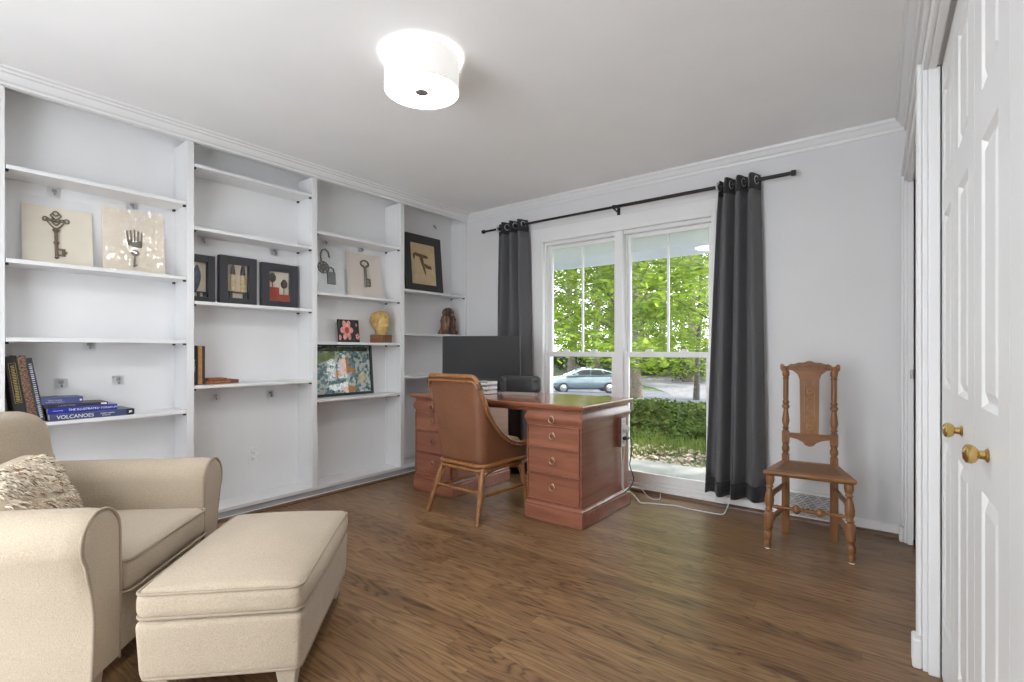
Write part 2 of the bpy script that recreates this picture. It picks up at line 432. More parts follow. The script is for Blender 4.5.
for n, (x0, x1) in enumerate(units):
    fr = MB()
    fr.box(x0 - (.012 if n == 0 else .0355), x0, YW + .02, YW + .13, WZ0, WZ1); fr.box(x1, x1 + (.0355 if n == 0 else .012), YW + .02, YW + .13, WZ0, WZ1)
    fr.box(x0, x1, YW + .02, YW + .13, WZ0, WZ0 + .032); fr.box(x0, x1, YW + .02, YW + .13, WZ1 - .03, WZ1)
    # parting stops
    fr.box(x0, x0 + .012, YW + .052, YW + .062, WZ0 + .03, WZ1 - .03); fr.box(x1 - .012, x1, YW + .052, YW + .062, WZ0 + .03, WZ1 - .03)
    if n == 0: fr.box(x1, x1 + .036 * 2 - .001, YW - .006, YW + .02, WZ0, WZ1)   # mullion cover
    w = struct('window_%d' % (n + 1), fr, VINYL, bevel=.002)
    # upper sash, outer track
    ya, yb = YW + .068, YW + .10; zt = WZ1 - .031; zm = 1.045
    s = MB(); s.box(x0 + .001, x0 + .034, ya, yb, zm, zt); s.box(x1 - .034, x1 - .001, ya, yb, zm, zt)
    s.box(x0 + .034, x1 - .034, ya, yb, zt - .034, zt); s.box(x0 + .034, x1 - .034, ya, yb, zm, zm + .032)
    us = obj('upper_sash', s, VINYL, w, bevel=.003)
    xm = (x0 + x1) / 2
    obj('muntin', MB().box(xm - .008, xm + .008, ya + .006, yb - .008, zm + .032, zt - .034), VINYL, us)
    obj('pane', MB().box(x0 + .034, x1 - .034, ya + .013, ya + .017, zm + .032, zt - .034), GLASS, us)
    # lower sash, inner track
    ya, yb = YW + .022, YW + .05; zl, zu = WZ0 + .033, 1.077
    s = MB(); s.box(x0 + .001, x0 + .038, ya, yb, zl, zu); s.box(x1 - .038, x1 - .001, ya, yb, zl, zu)
    s.box(x0 + .038, x1 - .038, ya, yb, zu - .042, zu); s.box(x0 + .038, x1 - .038, ya, yb, zl, zl + .058)
    ls = obj('lower_sash', s, VINYL, w, bevel=.003)
    obj('pane', MB().box(x0 + .038, x1 - .038, ya + .01, ya + .014, zl + .058, zu - .042), GLASS, ls)
    lk = MB()
    for fx in (.3, .7):
        cx = x0 + (x1 - x0) * fx; lk.box(cx - .028, cx + .028, ya - .002, yb, zu, zu + .014); lk.box(cx - .006, cx + .03, ya - .012, ya + .014, zu + .014, zu + .02)
    obj('sash_lock', lk, VINYL, ls, bevel=.002)

# ------------------------------------------------------------------ built-in bookcase
UP = [(.39, .428), (1.211, 1.25), (2.033, 2.072), (2.856, 2.9), (3.677, YW - .001)]
ZT = H - .066
bk = thing('bookcase', 'white built-in bookcase covering the whole left wall', 'bookcase', (XF, 2.04, 0))
B0 = (XF, 2.04, 0)
obj('back_panel', MB().box(XB + .001, XB + .012, .428, 3.677, .08, H - .002), SHELF, bk, B0)
XP = XB + .012
for y0, y1 in UP:
    u = obj('upright', MB().box(XP, XF, y0, y1, .08, ZT), SHELF, bk, B0, bevel=.002)
    st = MB()
    for ys in ((y0 - .0006, y0 + .0003), (y1 - .0003, y1 + .0006)):
        for x in (XP + .018, XF - .03):
            z = .2
            while z < ZT - .05:
                st.box(x, x + .004, ys[0], ys[1], z, z + .004); z += .016
    po = obj('pin_holes', st, plain('pin_hole', (.35, .35, .35), .8), u, B0, label='rows of small grey shelf-pin holes'); po['kind'] = 'stuff'
obj('header', MB().box(XF - .02, XF - .001, .428, 3.677, ZT - .002, H - .002), SHELF, bk, B0)
bs = MB().box(XP, XF, .39, YW - .001, .055, .08)
obj('base_shelf', bs, SHELF, bk, B0, bevel=.002)
obj('toe_kick', MB().box(XF - .03, XF - .012, .39, YW - .001, .0, .055), plain('toe_kick_grey', (.42, .43, .44), .5, var=.02), bk, B0)
obj('base_moulding', MB().box(XF - .012, XF - .004, .39, YW - .04, 0, .018), TRIM, bk, B0)
SH = [[1.99, 1.535, 1.15, .725], [2.235, 1.85, 1.392, .871], [1.978, 1.524, 1.152, .721], [1.628, 1.242, .858]]
for b in range(4):
    y0, y1 = UP[b][1] + .002, UP[b + 1][0] - .002
    for z in SH[b]:
        s = obj('shelf', MB().box(XP + .001, XF - .004, y0, y1, z - .02, z), SHELF, bk, B0, bevel=.0015)
        for yy in (y0, y1 - .012):
            for x in (XF - .028, XP + .012): obj('shelf_clip', MB().box(x, x + .02, yy, yy + .012, z - .031, z - .02), BLACK, s, B0, label='small black shelf clip')
struct('trim_9', MB().prism(shoe, lambda a, b, d: (XF - .004 + a, d, b * .7), -1.2, YW - .05), SHOE, smooth=25)

# outlet and adhesive hooks on the back panel
ot = thing('wall_outlet', 'white double wall outlet low on the bookcase back, second bay', 'outlet', (XP, 1.703, .345))
obj('cover_plate', MB().box(0, .005, -.036, .036, -.058, .058), WHITEP, ot, bevel=.003)
for dz in (-.021, .021):
    r = obj('receptacle', MB().rbox((.006, 0, dz), (.0022, .016, .014), .002, 2), WHITEP, ot, smooth=40)
    s = MB(); s.box(.0078, .0086, -.008, -.006, dz - .003, dz + .006); s.box(.0078, .0086, .005, .007, dz - .003, dz + .005); s.box(.0078, .0086, -.002, .002, dz - .009, dz - .006)
    obj('slots', s, BLACK, r)
hk = None
HOOKS = [(.643, 1.941, 'clear adhesive hook above the ornate key card on the upper left shelf'),
 (.992, 1.944, 'clear adhesive hook above the crowned key card in plastic wrap'),
 (.791, 1.112, 'clear adhesive hook just under the third shelf of the first bay'),
 (.671, .904, 'clear adhesive hook above the small blue book on the stack'),
 (.924, .908, 'clear adhesive hook right of the book stack, above its long lowest book'),
 (1.379, 1.807, 'clear adhesive hook above the left and middle shadow box frames'),
 (1.853, 1.808, 'clear adhesive hook above the shadow box with the red block'),
 (1.452, .776, 'clear adhesive hook under the flat book, left of the pair over the outlet'),
 (1.823, .77, 'clear adhesive hook on the right of the pair over the outlet'),
 (2.265, 1.952, 'clear adhesive hook above the padlock card'),
 (2.604, 1.95, 'clear adhesive hook above the plain key card'),
 (3.45, 2.30, 'clear adhesive hook above the leaning dark art frame')]
for y, z, lab in HOOKS:
    if hk is None:
        hk = thing('adhesive_hook', lab, 'hook', (XP, y, z), 0, 'clear adhesive hooks on the bookcase back')
        obj('plate', MB().box(0, .0015, -.03, .03, -.026, .034), glass_mat('hook_plate', (1, 1, 1), .2), hk, bevel=.001)
        p = spline([(.002, 0, .012), (.01, 0, .004), (.016, 0, -.010), (.024, 0, -.014), (.028, 0, -.004)], 4)
        q = MB().tube(p, .0034, 8); q.rbox((.004, 0, .010), (.003, .010, .008), .002, 2)
        obj('hook', q, plain('hook_metal', (.35, .35, .36), .3, .8), hk, smooth=40)
    else: dup(hk, (XP, y, z), 0, lab)

# ------------------------------------------------------------------ key cards
def tl(parts, r, x=.006, n=6):
    m = MB()
    for p in parts:
        cl = False
        if p and p[0] == 'c': cl = True; p = p[1:]
        m.tube([(x, a, b) for a, b in p], r, n, closed=cl)
    return m
def circ(cy, cz, r, n=14, sy=1, sz=1): return ['c'] + [(cy + sy * r * math.cos(2 * PI * k / n), cz + sz * r * math.sin(2 * PI * k / n)) for k in range(n)]
def card(name, label, y0, y1, zb, h, mat, x=-3.585, lean=-6, group='key and lock display cards', th=.004):
    t = thing(name, label, 'display card', (x, (y0 + y1) / 2, zb + .001), 0, group, rot=(0, math.radians(lean), 0))
    obj('backing_card', MB().box(-th, 0, -(y1 - y0) / 2, (y1 - y0) / 2, .0, h), mat, t)
    return t
t = card('key_card', 'cream card with a tall ornate scrolled bronze key in a clear sleeve', .512, .80, 1.535, .325, CREAMP)
obj('plastic_sleeve', MB().box(.0155, .0165, -.20, .145, .0, .37), CLEARP, t)
k = []
k += [circ(-.01, .29, .012), circ(-.052, .255, .011), circ(.034, .255, .011)]
for sg in (-1, 1):
    k.append([( -.01 + sg * a, b) for a, b in ((.002, .205), (.02, .222), (.034, .243), (.030, .262), (.018, .258), (.02, .246), (.028, .25))])
    k.append([( -.01 + sg * a, b) for a, b in ((0, .225), (.012, .238), (.016, .252), (.010, .266), (.002, .256))])
    k.append([( -.01 + sg * a, b) for a, b in ((0, .25), (.014, .268), (.022, .278), (.016, .29), (.006, .282))])
    k.append([( -.01 + sg * a, b) for a, b in ((.0, .245), (.03, .25), (.042, .255))])
m = tl(k, .0038); m.lathe([(.012, .19), (.017, .2), (.012, .207)], 10, (.006, -.01, 0)); m.lathe([(.0075, .05), (.0085, .19)], 10, (.006, -.01, 0))
m.lathe([(.011, .125), (.013, .13), (.011, .136)], 10, (.006, -.01, 0)); m.lathe([(.004, .042), (.011, .05), (.004, .058)], 10, (.006, -.01, 0))
m.box(.003, .009, -.003, .026, .06, .068); m.box(.003, .009, .012, .026, .06, .10); m.box(.003, .009, -.003, .026, .092, .10); m.box(.003, .009, .018, .034, .074, .086)
obj('key', m, BRONZE, t, smooth=40)
t = card('key_card', 'cream card with a crown-topped key under crinkled shiny plastic wrap', .845, 1.15, 1.535, .385, IVORYP)
def wrap(u, v):
    y = -.153 + .306 * u; z = .385 * v
    w = .003 + max(0, v - .3) * .017
    return (.010 + .075 * z + w * noise.noise(Vector((y * 40, z * 22, 3))) + .5 * w * noise.noise(Vector((y * 60, z * 50, 9))), y, z + .001)
obj('plastic_wrap', MB().grid(wrap, 44, 44), glass_mat('plastic_wrap', (.985, .98, .975), .12, 3.2), t, smooth=60)
k = []
for i in range(5):
    a = -.032 + .016 * i; k.append([(a, .20), (a * 1.1, .235 + .012 * (i % 2)), (a * 1.15, .26 - .006 * abs(i - 2))])
m = tl(k, .0035)
for i in range(5): m.lathe([(.001, -.005), (.0055, 0), (.001, .005)], 8, (.006, (-.032 + .016 * i) * 1.15, .266 - .006 * abs(i - 2)))
m.rbox((.006, 0, .185), (.005, .036, .02), .003, 2)
m.tube([(.006, .002 * math.cos(a) * 8, .128 + .012 * math.sin(a)) for a in [2 * PI * q / 12 for q in range(12)]], .007, 6, True)
m.tube([(.006, .0, .116), (.006, -.006, .06)], .005, 8); m.box(.003, .009, -.004, .008, .052, .06); m.box(.003, .009, -.012, -.002, .044, .056)
obj('key', m, PEWTER, t, smooth=40)
t = card('lock_card', 'pale card with two grey openwork padlocks in a clear sleeve', 2.178, 2.42, 1.524, .405, plain('pale_card', (.74, .76, .76), .7))
obj('plastic_sleeve', MB().box(.0165, .0175, -.12, .17, .0, .425), CLEARP, t)
k = [[(-.045, .22), (-.05, .27), (-.035, .305), (-.005, .32), (.02, .30), (.028, .255)], circ(-.03, .17, .045, 18), circ(-.03, .17, .026, 14), circ(-.03, .17, .01, 8)]
k += [[(-.03 + .01 * math.cos(a), .17 + .01 * math.sin(a)), (-.03 + .044 * math.cos(a), .17 + .044 * math.sin(a))] for a in [2 * PI * q / 8 for q in range(8)]]
m = tl(k, .006)
m.rbox((.007, .035, .09), (.006, .038, .05), .005, 3); m.tube([(.007, .01, .135), (.007, .012, .165), (.007, .035, .178), (.007, .058, .165), (.007, .06, .135)], .006, 6)
m.v = [(x, y - .035, z + .05) for x, y, z in m.v]
obj('padlocks', m, plain('old_iron', (.20, .205, .20), .5, .5, var=.4, scale=90), t, smooth=40)
t = card('key_card', 'pale beige card with one plain round-bowed dark key', 2.45, 2.80, 1.524, .385, plain('pink_card', (.74, .66, .58), .75, var=.05, scale=3))
obj('plastic_sleeve', MB().box(.0135, .0145, -.178, .178, 0, .39), CLEARP, t)
m = tl([circ(0, .30, .034, 18, 1.15, .85), [(-.026, .288), (0, .27), (.026, .288)]], .0075)
m.lathe([(.012, .10), (.0125, .26), (.016, .265), (.012, .272)], 10, (.008, 0, 0)); m.box(.004, .011, .01, .045, .105, .115); m.box(.004, .011, .01, .05, .135, .145); m.box(.004, .011, .01, .045, .165, .175); m.box(.004, .011, .038, .046, .105, .175)
obj('key', m, PEWTER, t, smooth=40)

# ------------------------------------------------------------------ shadow boxes
def frame_mb(w, h, b, d, mb=None):
    m = mb or MB()
    m.box(-d, 0, -w / 2, -w / 2 + b, 0, h); m.box(-d, 0, w / 2 - b, w / 2, 0, h); m.box(-d, 0, -w / 2 + b, w / 2 - b, 0, b); m.box(-d, 0, -w / 2 + b, w / 2 - b, h - b, h)
    return m
def sbox(label, yc, w, h, zb, b=.052, d=.042):
    t = thing('shadow_box', label, 'picture frame', (XP + d + .004, yc, zb + .001), 0, 'black shadow box frames')
    obj('frame', frame_mb(w, h, b, d), FRAMEM, t, bevel=.002)
    obj('mat_board', MB().box(-d + .001, -d + .004, -w / 2 + b - .002, w / 2 - b + .002, b - .002, h - b + .002), IVORYP, t)
    obj('glass', MB().box(-.008, -.006, -w / 2 + b, w / 2 - b, b, h - b), PICGL, t)
    return t
RED = plain('red_card', (.42, .055, .022), .7)
t = sbox('black shadow box half hidden by the upright, holding a blue and red painted spearhead', 1.343, .184, .315, 1.392, .044)
m = MB()
def spear(u, v):
    a = 2 * PI * u; z = .085 + .165 * v
    r = .004 + .024 * math.sin(min(1, v * 1.15) * PI * .62 + .35) * (1 - v ** 6)
    return (-.024 + r * .5 * math.cos(a), -.02 + .012 * v + r * math.sin(a), z)
m.grid(spear, 16, 14, True)
obj('spearhead', m, plain('painted_blue', (.06, .07, .10), .4, var=.7, scale=25), t, smooth=60)
m = MB().box(-.036, -.012, -.05, .052, .072, .078)
for a in (-.035, .0, .035): m.box(-.034, -.014, a - .006, a + .006, .045, .072)
m.lathe([(.008, .078), (.006, .10)], 10, (-.024, -.02, 0)); obj('stand', m, BLACK, t)
t = sbox('black shadow box with two dark-tipped cream carved spikes side by side', 1.585, .244, .335, 1.392)
for yy in (-.03, .036):
    m = MB().lathe([(.015, .098), (.017, .15), (.0155, .205), (.014, .213)], 14, (-.024, yy, 0))
    obj('spike', m, plain('carved_bone', (.55, .43, .22), .5, var=.3, scale=50), t, smooth=40)
    m = MB().lathe([(.0155, .212), (.0165, .225), (.014, .25), (.008, .272), (.001, .282)], 14, (-.024, yy, 0))
    obj('spike_tip', m, plain('dark_tip', (.05, .035, .04), .4, var=.5, scale=40), t, smooth=40)
m = MB().box(-.036, -.012, -.065, .068, .088, .097)
for a in (-.045, .048): m.box(-.034, -.014, a - .009, a + .009, .052, .088)
obj('stand', m, BLACK, t)
t = sbox('black shadow box with two dark leaf points over a red stepped block', 1.878, .268, .325, 1.392, .054)
m = MB(); m.prism([(-.082, .056), (.082, .056), (.082, .105), (.0, .105), (.0, .155), (-.082, .155)], lambda a, b, d: (d, a, b), -.034, -.022); obj('block', m, RED, t)
for yy, zz in ((-.048, .225), (.038, .185)):
    m = MB()
    m.prism([(yy + .024 * math.sin(a) * (1 if math.cos(a) < .6 else .75), zz + .034 * math.cos(a)) for a in [2 * PI * q / 14 for q in range(14)]], lambda a, b, d: (d, a, b), -.03, -.018)
    m.tube([(-.026, yy, zz - .03), (-.026, yy, zz - .085)], .003, 6)
    obj('leaf_point', m, plain('flint', (.07, .055, .035), .6, var=.6, scale=70), t, bevel=.003)

# ------------------------------------------------------------------ bay three: flower card, bust, collage; bay four: art frame, figurine
def collage_mat():
    m, nt, b = new_mat('collage_print'); v = coords(nt, (1, 1, 1)); L = nt.links.new
    vo = nd(nt, 'ShaderNodeTexVoronoi', i_Scale=42.0); L(v, vo.inputs['Vector'])
    n = nd(nt, 'ShaderNodeTexNoise', i_Scale=55.0, i_Detail=5.0, i_Roughness=.8); L(v, n.inputs['Vector'])
    sep = nd(nt, 'ShaderNodeSeparateColor'); L(vo.outputs['Color'], sep.inputs[0])
    mx = nd(nt, 'ShaderNodeMath', operation='ADD'); L(sep.outputs[0], mx.inputs[0])
    m2 = nd(nt, 'ShaderNodeMath', operation='MULTIPLY'); L(n.outputs[0], m2.inputs[0]); m2.inputs[1].default_value = .9; L(m2.outputs[0], mx.inputs[1])
    L(ramp(nt, mx.outputs[0], [(.3, (.02, .045, .06)), (.55, (.06, .17, .18)), (.75, (.16, .36, .36)), (.95, (.10, .20, .24)), (1.0, (.60, .64, .58))]), b.inputs['Base Color'])
    b.inputs['Roughness'].default_value = .5
    return m
def flower_mat(): return plain('flower_ground', (.018, .022, .022), .5, var=.6, scale=30)
t = thing('flower_print', 'small square dark picture of a pink blossom', 'picture', (-3.555, 2.442, 1.153), 0, None, (0, math.radians(-7), 0))
obj('panel', MB().box(-.012, 0, -.098, .098, 0, .188), flower_mat(), t, bevel=.001)
PK = plain('petal_pink', (.74, .32, .27), .6, var=.4, scale=35)
for n, (cy, cz, R0, npet) in enumerate(((-.02, .1, .072, 6), (.078, .05, .022, 5), (.072, .145, .012, 6), (-.088, .04, .018, 5))):
    p = []
    for q in range(npet * 6):
        a = 2 * PI * q / (npet * 6); r = R0 * (.62 + .43 * abs(math.cos(a * npet / 2))); zz = cz + r * 1.18 * math.sin(a)
        p.append((max(-.096, min(.096, cy + r * math.cos(a) * .8)), max(.003, min(.186, zz))))
    f = obj('blossom', MB().prism(p, lambda a, b, d: (d, a, b), 0, .0015 + .0003 * n), PK, t)
    obj('blossom_centre', MB().prism([(cy + R0 * .28 * math.cos(a), cz + R0 * .36 * math.sin(a)) for a in [2 * PI * q / 10 for q in range(10)]], lambda a, b, d: (d, a, b), .0018, .0035), plain('petal_deep', (.42, .06, .05), .6), f)
GOLD = plain('aged_gold', (.58, .40, .14), .42, .0, var=.15, scale=28, spec=.7)
t = thing('portrait_bust', 'gold-coloured bust of a child with curly hair on a square wooden block', 'sculpture', (-3.50, 2.712, 1.153), math.radians(12))
obj('plinth', MB().box(-.062, .062, -.068, .068, 0, .066), wood('bust_block', (.14, .06, .025), (.28, .13, .055), 'x', .4), t, bevel=.003)
KP = [(0, .052, .052, .048), (.05, .046, .048, .043), (.1, .052, .05, .044), (.15, .066, .054, .050), (.22, .074, .060, .056), (.32, .078, .076, .065), (.44, .080, .092, .073), (.58, .085, .100, .079), (.72, .082, .098, .077), (.84, .068, .084, .066), (.92, .048, .062, .048), (.97, .026, .036, .03), (1, .001, .001, .001)]
def kp(z):
    for i in range(len(KP) - 1):
        if z <= KP[i + 1][0]:
            f = (z - KP[i][0]) / (KP[i + 1][0] - KP[i][0]); return [KP[i][q] * (1 - f) + KP[i + 1][q] * f for q in (1, 2, 3)]
    return KP[-1][1:]
def g(x, s): return math.exp(-(x / s) ** 2)
def head_r(al, z):
    f, b, w = kp(z); c = math.cos(al); s = math.sin(al)
    d = f if c > 0 else b
    r = 1 / math.sqrt((c / d) ** 2 + (s / w) ** 2)
    r += .015 * g(z - .37, .035) * g(al, .17) + .008 * g(z - .44, .07) * g(al, .12) + .004 * g(z - .36, .025) * g(abs(al) - .17, .1)
    r += .006 * g(z - .265, .016) * g(al, .26) + .006 * g(z - .228, .016) * g(al, .24) - .005 * g(z - .247, .007) * g(al, .30) - .004 * g(z - .195, .02) * g(al, .4)
    r += .008 * g(z - .150, .035) * g(al, .34)
    for sg in (-1, 1):
        r += -.013 * g(z - .455, .030) * g(al - sg * .40, .20) + .007 * g(z - .452, .016) * g(al - sg * .40, .12) + .006 * g(z - .50, .015) * g(al - sg * .42, .22)
        r += .007 * g(z - .33, .07) * g(al - sg * .62, .28) + .017 * g(z - .39, .06) * g(al - sg * 1.62, .13) - .006 * g(z - .39, .03) * g(al - sg * 1.58, .06)
    return r
HZ = .205
def headf(u, v):
    al = 2 * PI * u - PI; r = head_r(al, v)
    r *= .88
    return (r * math.cos(al) - .004, r * math.sin(al), .064 + HZ * v)
hd = obj('head', MB().grid(headf, 96, 80, True), GOLD, t, smooth=80)
def hairf(u, v):
    al = 2 * PI * u - PI; z = .2 + .8 * v; a = abs(al)
    line = .70 + .05 * math.cos(al * 9) if a < .95 else (.70 - .38 * min(1, (a - .95) / .35) if a < 1.5 else .24)
    if 1.4 < a < 1.85: line = max(line, .47)
    m = 1 / (1 + math.exp(-45 * (z - line)))
    k = abs(noise.noise(Vector((math.cos(al) * 5, math.sin(al) * 5, z * 9)))) + .6 * abs(noise.noise(Vector((math.cos(al) * 11, math.sin(al) * 11, z * 20))))
    r = head_r(al, z) * (1 if z < .97 else 1) + m * (.003 + .016 * k) * min(1, (1.0 - z) * 12 + .15) - (1 - m) * .012
    r *= .88
    return (r * math.cos(al) - .004, r * math.sin(al), .064 + HZ * z + m * .004)
obj('hair', MB().grid(hairf, 110, 70, True), plain('aged_gold_hair', (.50, .33, .105), .5, .0, var=.2, scale=40, spec=.6), t, smooth=80, label='tousled curls of gold-coloured hair')
t = thing('framed_collage', 'framed blue-green and orange paper collage behind glass', 'picture', (-3.565, 2.40, .722), 0, None, (0, math.radians(-5), 0))
# one frame, print, coloured scraps and glass
W_, H_ = .58, .425
obj('frame', frame_mb(W_, H_, .022, .02), plain('thin_black_frame', (.02, .02, .02), .35), t, bevel=.002)
obj('print', MB().box(-.016, -.012, -W_ / 2 + .02, W_ / 2 - .02, .02, H_ - .02), collage_mat(), t)
OR_ = plain('orange_paper', (.55, .23, .07), .7, var=.15)
m = MB().prism([(-.06, .14), (.08, .19), (.12, .17), (.13, .205), (.06, .235), (.055, .31), (-.025, .305), (-.03, .215), (-.085, .185)], lambda a, b, d: (d, a, b), -.012, -.011); obj('paper_scrap', m, OR_, t)
m = MB().prism([(-.26, .36), (.25, .36), (.25, .395), (-.26, .395)], lambda a, b, d: (d, a, b), -.012, -.0108); obj('paper_band', m, plain('dark_band', (.03, .04, .04), .6), t)
m = MB().prism([(-.24, .26), (-.07, .3), (-.06, .355), (-.25, .35)], lambda a, b, d: (d, a, b), -.012, -.011); obj('paper_scrap', m, plain('green_paper', (.28, .40, .16), .7, var=.4, scale=25), t)
m = MB().prism([(.13, .08), (.24, .12), (.2, .2), (.15, .16)], lambda a, b, d: (d, a, b), -.012, -.011); obj('paper_scrap', m, plain('pale_paper', (.6, .55, .38), .7, var=.3, scale=25), t)
m = MB().prism([(-.02, .03), (.11, .03), (.14, .06), (.05, .085), (-.01, .06)], lambda a, b, d: (d, a, b), -.012, -.011); obj('paper_scrap', m, OR_, t)
obj('glass', MB().box(-.006, -.004, -W_ / 2 + .02, W_ / 2 - .02, .02, H_ - .02), PICGL, t)
t = thing('framed_drawing', 'large dark frame with a brown ink figure on tan paper, leaning', 'picture', (-3.535, 3.255, 1.6285), 0, None, (0, math.radians(-5), 0))
obj('frame', frame_mb(.468, .55, .080, .022), plain('charcoal_frame', (.035, .034, .033), .5), t, bevel=.003)
obj('paper', MB().box(-.016, -.012, -.156, .156, .078, .472), plain('tan_paper', (.60, .46, .28), .8, var=.1, scale=14), t)
INK = plain('brown_ink', (.16, .10, .05), .8, var=.4, scale=40)
m = MB()
for poly in ([(-.10, .38), (.06, .36), (.062, .335), (-.02, .335), (-.10, .35)], [(-.045, .335), (.0, .335), (.012, .27), (.03, .2), (.02, .17), (.008, .2), (-.02, .27)], [(.0, .29), (.10, .265), (.105, .235), (.03, .24)], [(-.125, .36), (-.1, .375), (-.1, .33), (-.112, .30), (-.12, .33)]):
    m.prism(poly, lambda a, b, d: (d, a, b), -.012, -.0112)
obj('ink_figure', m, INK, t)
t = thing('carved_figurine', 'dark carved wooden figurine with a hooded head on the bay by the corner', 'figurine', (-3.53, 3.545, 1.243), math.radians(-50))
def figw(v): 
    P_ = [(0, .082), (.08, .084), (.2, .070), (.4, .066), (.55, .068), (.66, .062), (.72, .05), (.8, .058), (.9, .05), (.97, .028), (1, .001)]
    for i in range(len(P_) - 1):
        if v <= P_[i + 1][0]:
            f = (v - P_[i][0]) / (P_[i + 1][0] - P_[i][0]); return P_[i][1] * (1 - f) + P_[i + 1][1] * f
    return 0
def figf(u, v):
    al = 2 * PI * u - PI; r = figw(v)
    ridge = 1 + .14 * math.sin(al * 9 + 3 * v) * (1 - v) + .10 * noise.noise(Vector((math.cos(al) * 3, math.sin(al) * 3, v * 9)))
    r *= ridge; r -= .014 * g(al, .35) * g(v - .82, .07)
    return (r * .72 * math.cos(al), r * 1.05 * math.sin(al), .268 * v)
def figmat():
    m, nt, b = new_mat('carved_wood'); v = coords(nt, (30, 30, 4)); n = nd(nt, 'ShaderNodeTexNoise', i_Scale=1.2, i_Detail=4.0, i_Roughness=.7); nt.links.new(v, n.inputs[0])
    nt.links.new(ramp(nt, n.outputs[0], [(.38, (.022, .012, .009)), (.52, (.10, .045, .025)), (.66, (.34, .19, .09))]), b.inputs['Base Color']); b.inputs['Roughness'].default_value = .55
    return m
obj('figure', MB().grid(figf, 54, 44, True), figmat(), t, smooth=70)

# ------------------------------------------------------------------ books
def book(label, loc, L, T, D, cover, rot=(0, 0, 0), group=None, paper=True):
    """spine faces +x; L along z (height), T along y (thickness), D depth to -x"""
    t = thing('book', label, 'book', loc, 0, group, rot)
    m = MB().box(-D, 0, -T / 2, -T / 2 + .003, 0, L); m.box(-D, 0, T / 2 - .003, T / 2, 0, L); m.box(-.003, 0, -T / 2 + .003, T / 2 - .003, 0, L)
    obj('cover', m, cover, t, bevel=.0012)
    obj('pages', MB().box(-D + .006, -.003, -T / 2 + .003, T / 2 - .003, .004, L - .004), PAGES, t)
    return t
def spine_text(t, body, size, mat, z, y=0, along='z', name='spine_title'):
    # reads along the spine; face normal +x
    M = Matrix(((0, 0, 1, .0006), (0, 1, 0, y), (-1, 0, 0, z), (0, 0, 0, 1))) if along == 'z' else Matrix.Identity(4)
    return text_mesh(name, body, size, mat, t, M)
GOLDF = plain('gold_foil', (.48, .38, .12), .4, .3)
WHITEF = plain('white_ink', (.8, .8, .8), .6)
GREYF = plain('grey_ink', (.45, .47, .55), .6)
BG = 'upright books beside the blue stack'
z0 = .727
t = book('tall black book with a gold-lined spine panel, tilted against the upright', (-3.47, .496, z0), .335, .045, .17, plain('black_cloth', (.022, .021, .018), .6), (math.radians(7.5), 0, 0), group=BG)
m = MB().box(0, .0006, -.013, -.0118, .10, .30); m.box(0, .0006, .0118, .013, .10, .30); m.box(0, .0006, -.013, .013, .10, .1012); m.box(0, .0006, -.013, .013, .2988, .30)
rr = random.Random(3); z = .108
while z < .292:
    m.box(0, .0006, -.008 + rr.random() * .003, .006 + rr.random() * .003, z, z + .0035); z += .008
obj('spine_panel', m, GOLDF, t)
t = book('mottled brown and red patterned upright book between two black ones', (-3.462, .537, z0), .335, .034, .17, plain('mottled_cover', (.15, .085, .055), .55, var=1.0, scale=110), (math.radians(8), 0, 0), BG)
t = book('black upright book with white lettering, leaning against its neighbours', (-3.452, .567, z0), .325, .024, .17, plain('black_jacket', (.02, .02, .024), .4), (math.radians(9), 0, 0), BG)
m = MB(); rr = random.Random(5); z = .02
while z < .30:
    m.box(0, .0006, -.0055, .0055, z, z + .004 + rr.random() * .003); z += .0105
obj('spine_lettering', m, GREYF, t)
def flatbook(label, y0, y1, z, T, D, cover, x, group, rotz=0):
    """lies flat; spine faces +x and runs along y"""
    t = thing('book', label, 'book', (x, (y0 + y1) / 2, z), rotz, group); W = y1 - y0
    m = MB().box(-D, 0, -W / 2, W / 2, 0, .003); m.box(-D, 0, -W / 2, W / 2, T - .003, T); m.box(-.003, 0, -W / 2, W / 2, .003, T - .003)
    obj('cover', m, cover, t, bevel=.0012)
    obj('pages', MB().box(-D + .006, -.003, -W / 2 + .004, W / 2 - .004, .003, T - .003), PAGES, t)
    return t
def flat_text(t, body, size, mat, y, z, align='CENTER', name='spine_title'):
    M = Matrix(((0, 0, 1, .0007), (1, 0, 0, y), (0, 1, 0, z), (0, 0, 0, 1)))
    return text_mesh(name, body, size, mat, t, M, align=align)
SG = 'stacked books on the first bay'
BLUE1 = plain('slate_blue_jacket', (.055, .07, .17), .35); BLUE2 = plain('royal_blue_jacket', (.012, .025, .30), .3); DKJ = plain('dark_jacket', (.03, .03, .045), .4); BLUE3 = plain('dull_blue_jacket', (.07, .085, .21), .4)
zz = .7255
t = flatbook('long slate-blue VOLCANOES book at the bottom of the stack', .588, .945, zz, .036, .19, BLUE1, -3.425, SG, math.radians(2))
flat_text(t, 'VOLCANOES', .026, WHITEF, -.075, .017); flat_text(t, 'PLANET EARTH', .009, WHITEF, .06, .021); flat_text(t, 'GEOLOGY', .008, WHITEF, .055, .011)
obj('publisher_mark', MB().box(0, .0006, .145, .183, .003, .034), BLACK, t); obj('mark_blot', MB().prism([(.156, .012), (.172, .016), (.17, .026), (.158, .024)], lambda a, b, d: (d, a, b), .0006, .0012), WHITEF, t)
zz += .0365
t = flatbook('bright royal-blue book THE ILLUSTRATED TORAH, second from the bottom of the stack', .582, .872, zz, .030, .18, BLUE2, -3.43, SG, math.radians(1))
